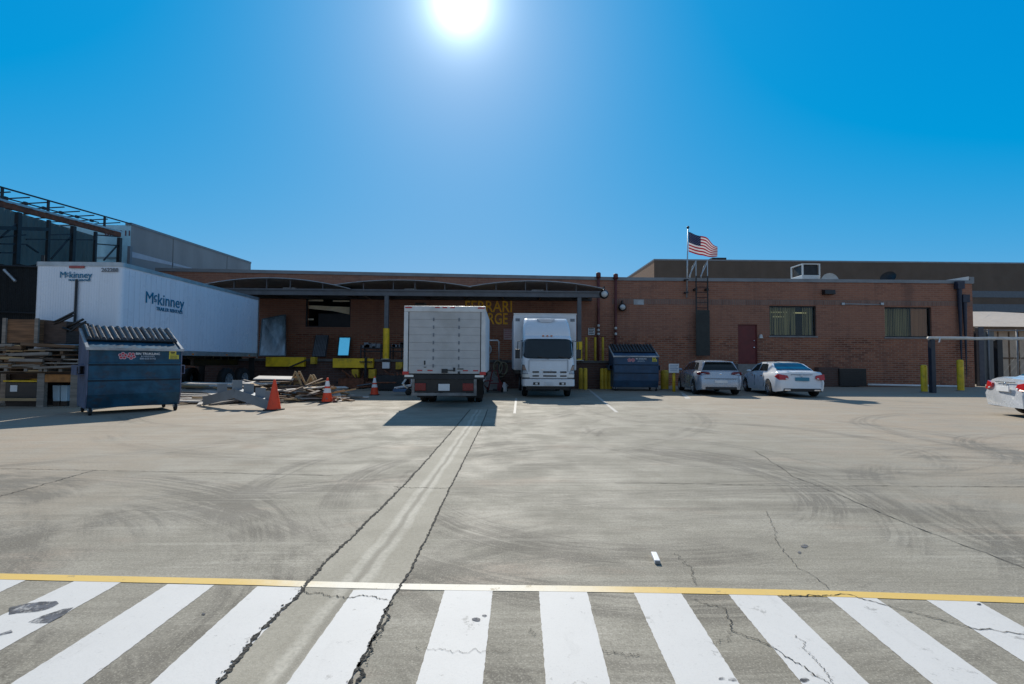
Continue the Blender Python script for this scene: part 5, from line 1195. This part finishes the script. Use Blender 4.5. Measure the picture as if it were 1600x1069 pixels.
mb=MB(); mb.bx(-.28,-.03,TL-.2,TL-.16,.25,zb0_-.1); mb.bx(-TW+.03,-TW+.28,TL-.2,TL-.16,.25,zb0_-.1); mb.split('mud_flap',RUBBER,tr)
mb=MB(); [mb.bx(.0,.025,y,y+.12,zb0_-.02,zb0_+.03) for y in (1.2,3.4,5.6,7.4)]; mb.split('side_marker',AMBER,tr)
# ------------------------------------------------------------------ dumpsters
def dumpster(label,loc,rz,W,D,blue,side,lid_open=False):
    t=thing('blue_dumpster',label,'dumpster',loc,rz)     # local: front at y=0, x to the right, origin at front left corner on the ground
    z0=.17; zf=1.63; zb=2.15; zr=.05
    prof=[(.14,z0),(D-.1,z0),(D,.35),(D,zb),(D-.14,zb),(0,zf),(.0,.5)]
    MB().prism(prof,.03,W-.03,'x').build('bin_body',blue,t,bevel=.012)
    for x0,x1 in ((0,.027),(W-.027,W)): MB().prism([(y,z) for y,z in prof],x0,x1,'x').build('side_panel',side,t)
    mb=MB(); [mb.bx(.02,W-.02,-.03,.0,z-.02,z+.02) for z in (1.27,.88)]; mb.split('stiffener_rib',blue,t,bevel=.008)
    mb=MB(); [mb.bx(.03,W-.03,-.012,.0,z-.055,z-.022) for z in (1.27,.88)]; mb.split('dark_seam',mat('seam_dark_blue',(.008,.02,.035),.7,var=.3),t)  # dark strip just below each stiffener rib
    mb=MB(); mb.bx(-.03,W+.03,-.045,.0,zf-.035,zf+.03)
    for x0,x1 in ((-.03,.03),(W-.03,W+.03)): mb.add([(x0,0,zf+.03),(x1,0,zf+.03),(x1,D-.14,zb+.03),(x0,D-.14,zb+.03),(x0,0,zf-.03),(x1,0,zf-.03),(x1,D-.14,zb-.03),(x0,D-.14,zb-.03)],[(0,1,2,3),(7,6,5,4),(0,4,5,1),(1,5,6,2),(2,6,7,3),(3,7,4,0)])
    mb.build('rim',mat('worn_rim_steel',(.42,.42,.42),.45,metal=.35,var=.2,dirt=(.1,.1,.12),dirt_amt=.5),t)
    for x in (-.16,W): 
        mb=MB(); mb.bx(x,x+.16,.35,D-.3,.98,1.0); mb.bx(x,x+.16,.35,D-.3,1.2,1.22); mb.bx(x if x<0 else x+.14,(x if x<0 else x+.14)+.02,.35,D-.3,1.0,1.2); mb.build('fork_pocket',side,t)
    # ribbed black lids lying on the sloped rim
    dy,dz=D-.14,zb-zf; ln=math.hypot(dy,dz); ang_=math.atan2(dz,dy)
    M=Matrix.Translation((0,.03,zf+.05))@Matrix.Rotation(ang_,4,'X')
    r=random.Random(int(W*100)+int(loc[0]*10))
    for k,(xa_,xb_) in enumerate(((.03,W/2-.01),(W/2+.01,W-.03))):
        mb=MB(); lift=r.uniform(.0,.05)
        mb.bx(xa_,xb_,ln*.30,ln+.05,.0,.03,M); mb.bx(xa_,xb_,.02,ln*.295,-.10,-.07,M)
        lid=mb.build('lid',BLACK,t)
        rb=MB(); n=7
        for i in range(n):
            x=xa_+.05+(xb_-xa_-.1)*i/(n-1); o=r.uniform(-.02,.03); h=.055+r.uniform(-.008,.015)
            a=[(x-.064,.30),(x+.064,.30),(x+.064+o,ln*1.02),(x-.064+o,ln*1.02)]
            pts=[M@Vector((p[0],p[1]*(ln if p[1]<1 else 1),.031)) for p in a]+[M@Vector((p[0]+(.042 if j in(0,3) else -.042),p[1]*(ln if p[1]<1 else 1)+(.05 if j<2 else -.03),.031+h)) for j,p in enumerate(a)]
            rb.add(pts,[(4,5,6,7),(0,1,5,4),(1,2,6,5),(2,3,7,6),(3,0,4,7)])
        rb.build('lid_rib',mat('glossy_black_lid',(.025,.022,.022),.3,var=.2),lid,bevel=.008)
    for x in (.1,W-.1):
        for y in (.1,D-.2):
            mb=MB(); mb.lathe([(0,-.03),(.085,-.03),(.09,0),(.085,.03),(0,.03)],(x,y,.09),'x',14); c=mb.build('caster',RUBBER,t,smooth=True); sharp(c)
            MB().bx(x-.05,x+.05,y-.03,y+.05,.1,z0-.002).build('caster_fork',STEEL,c)
    # emblem, lettering, sticker
    ex=W*.39
    mb=MB()
    for sx in (-.085,.085):
        for j in range(5):
            a=2*math.pi*j/5+(.3 if sx<0 else .9); c=Vector((ex+sx+.055*math.cos(a),-.012,1.46+.055*math.sin(a)))
            mb.add([c+Vector((.042*math.cos(2*math.pi*q/10),0,.042*math.sin(2*math.pi*q/10))) for q in range(10)],[tuple(range(10))])
    pink=mat('emblem_pale_pink',(.62,.42,.46),.5,var=.1); mb.build('emblem',pink,t)
    mb=MB()
    for sx in (-.085,.085):
        for j in range(5):
            a=2*math.pi*j/5+(.3 if sx<0 else .9); c=Vector((ex+sx+.055*math.cos(a),-.014,1.46+.055*math.sin(a)))
            mb.add([c+Vector((.026*math.cos(2*math.pi*q/8),0,.026*math.sin(2*math.pi*q/8))) for q in range(8)],[tuple(range(8))])
    mb.build('emblem_red',REDLOGO,t)
    text('lettering','BIN TRUKS,INC',.075,SIGNW,t,(W*.61,-.012,1.515),bold=.03,depth=.002); text('lettering','& HAULING',.055,GREYTXT,t,(W*.61,-.012,1.45),bold=.02,depth=.002); text('lettering','800-555-0142',.06,GREYTXT,t,(W*.61,-.012,1.39),bold=.03,depth=.002)
    mb=MB(); mb.bx(W-.30,W-.14,-.008,-.001,1.50,1.61); mb.bx(W-.30,W-.08,-.008,-.001,1.385,1.497); so_=mb.build('warning_sticker',STICKY,t)
    mb=MB(); mb.bx(W-.27,W-.17,-.010,-.0085,1.55,1.575); mb.bx(W-.26,W-.18,-.010,-.0085,1.52,1.535); [mb.bx(W-.28,W-.11,-.010,-.0085,1.40+.03*i,1.412+.03*i) for i in range(3)]; mb.build('sticker_print',INK,so_)
    return t
dumpster('large blue slant top dumpster with ribbed black lids beside the wood stack',(-10.05,11.85,0),R(47),1.95,1.5,DUMPBLUE,DUMPGREY)
gs=G(959,611); dumpster('smaller looking faded blue dumpster against the brick wall near the cars',(gs.x,gs.y,0),R(-3),2.1,1.5,DUMPBLUE2,DUMPBLUE2)

# ------------------------------------------------------------------ traffic cones
def cone(px,py,h,label,white,name='traffic_cone'):
    g=G(px,py); t=thing('traffic_cone',label,'traffic cone',(g.x,g.y,0),R(rnd.uniform(-20,20)))
    b=h*.24; MB().bx(-b,b,-b,b,0,.035).build('base',RUBBER if not white else mat('cone_base_black',(.03,.025,.025),.7,var=.1),t,bevel=.012)
    def rad(z): return h*.19*(1-z/h)+.028
    zs=[.036,.07,.3*h,.42*h,.52*h,.62*h,.66*h,.8*h,.97*h,h]
    o=MB().lathe([(rad(z),z) for z in zs]+[(rad(h)*.7,h+.004),(rad(h)*.6,h-.05)],(0,0,0),'z',24).build('cone_body',CONE,t,smooth=True)
    for a,c in white: MB().lathe([(rad(a*h)+.003,a*h),(rad(c*h)+.003,c*h)],(0,0,0),'z',24).build('reflective_band',CONEW,o,smooth=True)
    return t
cone(428,641,.84,'plain orange traffic cone leaning close to the grey steel bracket',[])
cone(511,629,.80,'orange cone with two white bands beside the scrap boards',[(.40,.58),(.66,.88)])
cone(585,617.5,.74,'white banded traffic cone in the dock shade by the cart',[(.42,.58),(.66,.92)])

# ------------------------------------------------------------------ grey steel bracket
gl,gr_=G(317,634),G(420,641); ap=P(366,614,13.9)
sb=thing('steel_bracket','grey bent steel angle with upright tabs lying before the scrap pile','steel bracket',(gl.x,gl.y,0)); o0=gl
mb=MB(); A=Vector((0,0,.13)); Bp=ap-o0+Vector((0,0,.0)); Cc=gr_-o0+Vector((0,0,.13))
ap2=Vector((Bp.x,Bp.y,.42))
GS=mat('steel_blue_grey',(.20,.235,.26),.5,metal=.1,var=.1)
def angle_iron(a,b):
    m=MB(); m.beam(a,b,.02,.26); d=(b-a).normalized(); n=Vector((d.y,-d.x,0)).normalized(); m.beam(a-n*.12+Vector((0,0,.12)),b-n*.12+Vector((0,0,.12)),.22,.02); return m.build('angle_arm',GS,sb)
angle_iron(A,ap2); angle_iron(ap2,Cc)
for f_,seg in ((.55,(A,ap2)),(.02,(ap2,Cc)),(.36,(ap2,Cc)),(.70,(ap2,Cc)),(.98,(ap2,Cc))):
    p_=seg[0].lerp(seg[1],f_); MB().bx(p_.x-.14,p_.x+.14,p_.y+.1,p_.y+.12,p_.z+.0,p_.z+.38).build('tab',GS,sb)

# ------------------------------------------------------------------ scrap boards
r=random.Random(21)
lab={0:'grey weathered board in the scrap pile behind the cones',1:'brown board in the scrap pile behind the cones',2:'tan timber in the scrap pile behind the cones',3:'pale plywood strip in the scrap pile behind the cones',4:'dark damp board in the scrap pile behind the cones'}
def board(c,L_,w_,t_,yaw,pitch,roll,k,name='scrap_board'):
    o=MB().bx(-L_/2,L_/2,-w_/2,w_/2,-t_/2,t_/2).build(name,WOODS[k],None,bevel=.004); o.location=c; o.rotation_euler=(roll,pitch,yaw); tag(o,lab[k],'board','boards in the scrap pile'); return o
for i in range(150):
    u=r.random()**1.15; px=302+u*238
    pyb=632-3*u if u<.6 else 627.5; pyt=621.5
    py=pyt+(pyb-pyt)*r.random(); g=G(px,py)
    hump=max(0,1-((px-440)/105)**2)*max(0,1-((py-623)/9)**2)
    z=.03+r.random()*.52*hump+.10*r.random()
    k=r.choices([0,1,2,3,4],[4,4,4,4,2])[0]; L_=r.uniform(.4,2.0); w_=r.uniform(.04,.18) if k!=3 else r.uniform(.06,.36)
    board((g.x,g.y,z),L_,w_,r.uniform(.02,.06),r.gauss(0.1,.7)+(math.pi/2 if r.random()<.12 else 0),r.uniform(-.11,.11)*(1+2*hump),r.uniform(-.15,.15),k)
for (px,py,z,L_,w_,yw,k) in ((430,622,.72,1.3,.7,.2,3),(400,623,.55,1.5,.5,-.1,3),(365,622,.50,3.4,.3,.12,3),(470,624,.12,1.6,.12,.5,2),(470,623,.42,.9,.25,.0,2),(520,624,.1,2.0,.2,.35,0),(492,626,.08,1.8,.14,.4,3),(545,623,.06,1.4,.18,.1,3),(310,615,.25,1.5,.4,.05,0),(315,622,.12,1.4,.5,.0,3),(335,620,.4,2.2,.3,.1,3),(300,621,.4,1.0,.3,0,2),(325,628,.10,2.6,.07,.25,3),(340,627,.16,2.8,.06,.12,3),(318,626,.2,2.2,.08,-.05,3),(300,629,.05,1.6,.1,.1,3),(312,622,.25,1.4,.4,.05,3)):
    g=G(px,py); board((g.x,g.y,z),L_,w_,.04,yw,0.02,.12,k)
def aframe(px,label,s):
    g=G(px,622); t=thing('broken_trestle',label,'trestle',(g.x,g.y,.34),R(r.uniform(-20,20)))
    for q in (-1,1):
        m=MB(); m.beam((-.28*s,q*.12,0),(0,q*.1,.62*s),.05,.05); m.beam((.32*s,q*.12,.05),(0,q*.1,.62*s),.05,.05); m.build('leg_pair',WOODS[2],t)
    m=MB(); m.beam((-.15*s,0,.3*s),(.16*s,0,.32*s),.04,.3); m.build('brace',WOODS[2],t)
aframe(464,'splayed tan wooden trestle on top of the scrap pile',1.0); aframe(487,'smaller tilted wooden trestle at the far side of the scrap pile',.8)
def scrap_pipe(p0,p1,rad,m,label):
    a,b=Vector(p0),Vector(p1); c=(a+b)/2; o=MB().tube([a-c,b-c],rad,8).build('scrap_pipe',m,None,smooth=True,loc=c); tag(o,label,'pipe','pipes lying under the dock edge')
for i in range(14):
    px=r.uniform(505,645); py=r.uniform(603,612); g=G(px,py); a=r.gauss(0,.25); L_=r.uniform(.6,1.6); d=Vector((math.cos(a),math.sin(a),0))*L_/2; z=r.uniform(.05,.45)
    scrap_pipe((g-d)+Vector((0,0,z)),(g+d)+Vector((0,0,z+r.uniform(-.03,.25))),r.uniform(.025,.05),[RUST,DARK,GREYPAINT][i%3],['rusty pipe lying in shade under the dock edge','dark pipe lying in shade under the dock edge','grey pipe lying in shade under the dock edge'][i%3])
def scrap_box(px,py,w_,d_,h,m,label,rz=0,name='scrap_bin'):
    g=G(px,py); t=thing(name,label,'bin',(g.x,g.y+d_/2,0),rz)
    b=MB(); th=.03; b.bx(-w_/2,w_/2,-d_/2,-d_/2+th,.06,h); b.bx(-w_/2,w_/2,d_/2-th,d_/2,.06,h); b.bx(-w_/2,-w_/2+th,-d_/2+th,d_/2-th,.06,h); b.bx(w_/2-th,w_/2,-d_/2+th,d_/2-th,.06,h); b.bx(-w_/2+th,w_/2-th,-d_/2+th,d_/2-th,.06,.1); b.build('shell',m,t)
    f_=MB(); [f_.bx(sx*w_*.4-.05,sx*w_*.4+.05,-d_/2,d_/2,0,.058) for sx in(-1,1)]; f_.split('foot',DARK,t)
    l_=MB(); rr=random.Random(px); [l_.beam((rr.uniform(-w_/2.4,w_/2.4),rr.uniform(-d_/3,d_/3),h*.5),(rr.uniform(-w_/2,w_/2),rr.uniform(-d_/2,d_/2),h+rr.uniform(.05,.4)),.05,.05) for _ in range(7)]; l_.build('offcuts',RUST,t)
scrap_box(610,611,1.3,.9,.7,DARK,'low dark steel bin of offcuts left of the box truck')
scrap_box(548,608,1.2,.8,.5,RUST,'rusty low bin of offcuts behind the banded cone')
scrap_box(666,612,1.0,.8,.6,DARK,'dark bin under the dock mostly hidden by the box truck')
# blue hand cart by the truck corner
g=G(630,618); t=thing('hand_truck','blue and white hand truck lying at the box truck rear corner','hand truck',(g.x,g.y,0),R(10))
mb=MB(); mb.tube([(-.35,0,.30),(.3,0,.42),(.32,0,.75)],.03,6); mb.tube([(-.3,.35,.26),(.3,.35,.36)],.03,6); mb.tube([(-.2,0,.3),(-.2,.35,.27)],.025,6); mb.build('frame',SIGNW,t)
MB().bx(-.4,.15,.0,.35,.14,.24).build('toe_plate',mat('worn_blue_paint',(.05,.14,.28),.4,var=.2),t,bevel=.01)
mb=MB(); [mb.lathe([(0,-.03),(.11,-.03),(.13,0),(.11,.03),(0,.03)],(.2,y,.13),'y',14) for y in (-.03,.38)]; mb.split('wheel',RUBBER,t,smooth=True)
# clutter between the two trucks
g=P(779,590,23.2); t=thing('stair_handrail','grey pipe handrail at the dock steps between the trucks','handrail',(g.x,23.2,0))
x0,x1=P(752,532,23.2).x-g.x,P(779.5,532,23.2).x-g.x; zt_=P(770,532,23.2).z; zl=P(778,566,23.2).z
mb=MB(); mb.tube([(x0,0,zt_),(x1-.05,0,zt_),(x1,0,zt_-.06),(x1,0,0)],.04,8); mb.tube([(x0,0,.3),(x0,0,zt_)],.04,8); mb.build('rail',STEEL,t,smooth=True)
mb=MB(); [mb.bx(x0-.1,x1,.1+.28*i,.1+.28*(i+1),0,.28*(i+1)) for i in range(3)]; mb.build('steps',CONC,t)
hr=P(782,574,22.6); t=thing('hose_reel','loops of pale hose hung on a rack between the trucks','hose',(hr.x,22.6,0))
HO=mat('dull_tan_hose',(.16,.14,.09),.6,var=.2)
for j,(dx,rx,rz_) in enumerate(((-.12,.2,.30),(.14,.19,.28),(.0,.27,.36))):
    mb=MB(); mb.tube([(dx+rx*math.cos(2*math.pi*q/22),.04*j,hr.z-.05*j+rz_*math.sin(2*math.pi*q/22)) for q in range(23)],.035,7,cap=False); mb.build('hose_loop',HO,t,smooth=True)
mb=MB(); mb.bx(-.05,.05,.12,.2,0,hr.z+.4); mb.bx(-.35,.35,.06,.2,hr.z+.25,hr.z+.32); mb.bx(-.35,.35,-.3,.5,0,.06); mb.build('rack',DARK,t)
gg=P(763,546,YF-.15); t=thing('hose_bracket','small pale looped fitting on the wall right of the box truck','fitting',gg); MB().tube([(.16*math.cos(2*math.pi*q/18),0,.26*math.sin(2*math.pi*q/18)) for q in range(19)],.04,7,cap=False).build('loop',STEEL,t,smooth=True); MB().bx(-.08,.08,-.03,.12,-.5,-.35).build('valve',LAMPGLOBE,t,bevel=.02)
g=G(770,614); t=thing('red_hand_dolly','worn red dolly frame parked right of the box truck','dolly',(g.x,g.y,0),R(-15))
RP=mat('worn_red_paint',(.22,.03,.03),.5,var=.25)
mb=MB(); mb.tube([(-.3,.3,.1),(-.1,.25,.95),(.12,.25,.95),(.3,.3,.1)],.03,7); mb.tube([(-.25,.28,.4),(.25,.28,.4)],.025,6); mb.tube([(-.3,.3,.1),(-.45,-.3,.5),(.1,-.35,.55)],.03,6); mb.build('frame',RP,t); MB().bx(-.3,.3,-.05,.28,.06,.09).build('toe_plate',DARK,t)
mb=MB(); [mb.lathe([(0,-.03),(.1,-.03),(.12,0),(.1,.03),(0,.03)],(x,.33,.12),'x',14) for x in (-.33,.33)]; mb.split('wheel',RUBBER,t,smooth=True)
for i,(px,h,m,lb) in enumerate(((788,.42,SIGNW,'small white jug standing between the two trucks'),(781,.5,RP,'small red can standing beside the red dolly'))):
    g=G(px,612); t=thing('jug',lb,'jug',(g.x,g.y,0)); MB().lathe([(0,0),(.11,.0),(.12,.05),(.12,h*.6),(.05,h*.85),(.045,h),(0,h)],(0,0,0),'z',14).build('body',m,t,smooth=True); MB().tube([(.1,0,h*.5),(.17,0,h*.6),(.05,0,h*.88)],.018,6).build('handle',m,t,smooth=True)

# ------------------------------------------------------------------ wood stack at the left edge
wy=14.0; 
def lxw(px,y=wy): return P(px,600,y).x
def lzw(py,y=wy,px=60): return P(px,py,y).z
# storage rack that carries the pallets
x0,x1=lxw(-60),lxw(121); t=thing('timber_rack','rough timber rack carrying the stacked pallets beside the dumpster','rack',(x0,wy,0))
mb=MB()
for px in (-58,66,118): x=lxw(px)-x0; mb.bx(x-.1,x+.1,-.05,.06,0,lzw(583)); mb.bx(x-.08,x+.08,1.1,1.22,0,lzw(583))
mb.split('post',WOODS[0],t)
MB().bx(lxw(70)-x0,lxw(118)-x0,-.04,-.0,lzw(597),lzw(585)).build('front_board',ORANGEWOOD,t)
MB().bx(0,lxw(62)-x0,-.04,.06,lzw(626.5),lzw(622.5)).build('lower_rail',WOODS[2],t)
MB().bx(0,x1-x0,.0,1.2,lzw(584.5),lzw(582.5)).build('deck',WOODS[4],t)
MB().bx(0,x1-x0,1.25,1.3,.05,lzw(585)).build('back_board',WOODS[4],t)
zz=lzw(582); pr=random.Random(9)
PW=1.35
def pallet(x,y,z,rz,k,label):
    t=thing('wooden_pallet',label,'pallet',(x,y,z),rz,'pallets stacked on the timber rack')
    mb=MB(); [mb.bx(-.6,.6,-.5+i*.17,-.5+i*.17+.11,.10,.12) for i in range(6)]; mb.build('top_boards',WOODS[k],t)
    mb=MB(); [mb.bx(-.6,.6,y_,y_+.1,.0,.02) for y_ in (-.5,-.05,.4)]; mb.build('bottom_boards',WOODS[k],t)
    mb=MB(); [mb.bx(x_-.045,x_+.045,-.5,.5,.0215,.0985) for x_ in (-.55,0,.55)]; mb.build('stringers',WOODS[(k+1)%2],t)
z=zz+.01; row=0
ztop=lzw(541)
while z+.12<ztop:
    for j,px in enumerate((-8,44,96)):
        k=[0,1,1,0,2,4,1,0,3][(row*3+j)%9]
        pallet(lxw(px)+pr.uniform(-.08,.08),wy+.5+pr.uniform(-.16,.14),z,R(pr.uniform(-8,8)),k,'weathered wooden pallet in the stack beside the large blue dumpster')
    z+=.124; row+=1
# odd boards pushed in between and along the front of the stack
for i in range(26):
    px=pr.uniform(-10,108); zz_=zz+.03+pr.random()*(ztop-zz)
    o=board((lxw(px),wy-pr.uniform(.06,.22),zz_),pr.uniform(.35,1.5),pr.uniform(.05,.14),pr.uniform(.03,.09),pr.uniform(-.12,.12),pr.uniform(-.05,.05),pr.uniform(-.2,.2),pr.choice([0,0,1,1,2,4]),'loose_board')
    tag(o,'loose board poking out of the pallet stack front','board','loose boards on the pallet stack')
# loose boards on top
for i in range(7):
    px=pr.uniform(0,100); o=board((lxw(px),wy+pr.uniform(0,.5),z+.03+.05*(i%3)),pr.uniform(.8,1.8),pr.uniform(.1,.3),.035,pr.uniform(-.1,.1),pr.uniform(-.03,.03),0,pr.choice([0,1,4]),'loose_board')
    tag(o,'loose board poking out of the pallet stack front' if False else 'loose board lying on top of the pallet stack','board','loose boards on the pallet stack')
p0,p1=lxw(60),lxw(98); o=MB().bx(p0,p1,wy-.02,wy+.5,z+.13,z+.18).build('pale_blue_board',mat('pale_blue_board_paint',(.42,.56,.66),.5,var=.1),None); o.rotation_euler=(0,R(3),0); o.location=(0,0,-.55); o.rotation_euler=(0,0,0); o.location=(0,0,0); tag(o,'pale blue painted board under the dark crate','board')
zc=z+.20
# two open crates on top
def crate(px0,px1,pyt,y,d_,m,label,post=True):
    a,b=lxw(px0,y),lxw(px1,y); h=lzw(pyt,y,(px0+px1)/2)-zc; t=thing('wooden_crate',label,'crate',(a,y,zc)); w_=b-a
    mb=MB(); mb.bx(0,w_,0,.04,0,h); mb.bx(0,w_,d_-.04,d_,0,h); mb.bx(0,.04,.043,d_-.043,0,h); mb.bx(w_-.04,w_,.043,d_-.043,0,h); mb.bx(.042,w_-.042,.043,d_-.043,.0,.04); mb.build('plank_walls',m,t)
    if post:
        mb=MB(); [mb.bx(x-.05,x+.05,-.05,-.002,-.02,h+.03) for x in (.05,w_-.03)]; mb.build('corner_batten',WOODS[0],t)
    return t,w_,h
crate(2,57,499,wy-.1,1.0,CRATEWOOD,'brown planked wooden crate on top of the pallet stack')
t_,w_,h_=crate(61,100,502,wy+.05,.9,mat('dark_brown_box',(.07,.045,.035),.8,var=.3,stretch=(1,1,10)),'dark brown wooden crate beside the planked crate on the stack',False)
# black tube chair frame poking out of the dark crate
q=P(95,505,wy); t=thing('chair_frame','black tubular chair frame sticking out of the dark crate','chair',(q.x,wy+.1,q.z-.12))
mb=MB()
for a,b in (((70,508),(116,488)),((72,511),(114,493)),((98,512),(130,499)),((100,517),(134,503))): mb.tube([P(*a,wy)-Vector(t.location)+Vector((0,.1,0)),P(*b,wy)-Vector(t.location)+Vector((0,.0,0))],.032,7)
mb.tube([P(98,512,wy)-Vector(t.location),P(112,517,wy)-Vector(t.location),P(128,505,wy)-Vector(t.location)],.03,7); mb.build('tube_frame',BLACK,t,smooth=True)
MB().bx(-.35,.12,.05,.35,-.1,.02).build('seat_pad',RUST,t,bevel=.02)
# things inside the rack
p0,p1,zb_,zt_=lxw(100.5,wy+.3),lxw(122,wy+.3),lzw(622,wy+.3),lzw(602,wy+.3)
for a,b,lb in ((83,94.5,'pale blue plastic tub on the rack floor, nearer the grey post'),(95.5,106,'pale blue plastic tub on the rack floor, nearer the dumpster')):
    xa_,xb_=lxw(a,wy+.3),lxw(b,wy+.3); t=thing('plastic_tub',lb,'tub',((xa_+xb_)/2,wy+.3,0)); w2=(xb_-xa_)/2
    zb_=.14; zt_=lzw(602,wy+.3); MB().add([(-w2*.9,0,zb_),(w2*.9,0,zb_),(w2*.9,.3,zb_),(-w2*.9,.3,zb_),(-w2,-.02,zt_),(w2,-.02,zt_),(w2,.32,zt_),(-w2,.32,zt_)],[(0,3,2,1),(0,1,5,4),(1,2,6,5),(2,3,7,6),(3,0,4,7),(4,5,6,7)]).build('body',BINBLUE,t,bevel=.012); MB().bx(-w2*.9,w2*.9,.0,.3,0,zb_-.002).build('foot_block',WOODS[4],t)
xa_,xb_=lxw(8,wy+.2),lxw(58,wy+.2); t=thing('black_tote_box','black tote with yellow rim and white label inside the rack','tote',(xa_,wy+.2,0)); w_=xb_-xa_
zt_=lzw(597,wy+.2,30); MB().bx(0,w_,0,.8,.18,zt_).build('body',BLACK,t,bevel=.02); MB().bx(-.04,w_+.02,-.03,.83,zt_+.002,zt_+.05).build('rim',YEL,t,bevel=.01); MB().bx(.02,w_-.02,.02,.78,0,.178).build('foot_block',WOODS[4],t)
p0,p1=P(16.5,602,wy+.2),P(27,612,wy+.2); MB().bx(p0.x-xa_,p1.x-xa_,-.008,-.001,p1.z,p0.z).build('label_card',SIGNW,t)
# small white block lying on the yard
g=G(1027.5,882); t=thing('white_block','small white plastic block lying alone on the concrete yard','block',(g.x,g.y,0),R(-8)); o=MB().bx(-.019,.019,0,.155,0.002,.028).build('body',mat('white_plastic',(.8,.79,.78),.5,var=.04),t,bevel=.004)
MB().bx(-.016,.016,-.004,-.0002,.005,.024).build('end_cap',mat('grey_plastic',(.25,.25,.25),.6,var=.1),t)
for o in bpy.data.objects:
    if o.type=='MESH' and o.parent is None and 'kind' not in o and 'label' not in o: print('UNLABELLED',o.name)
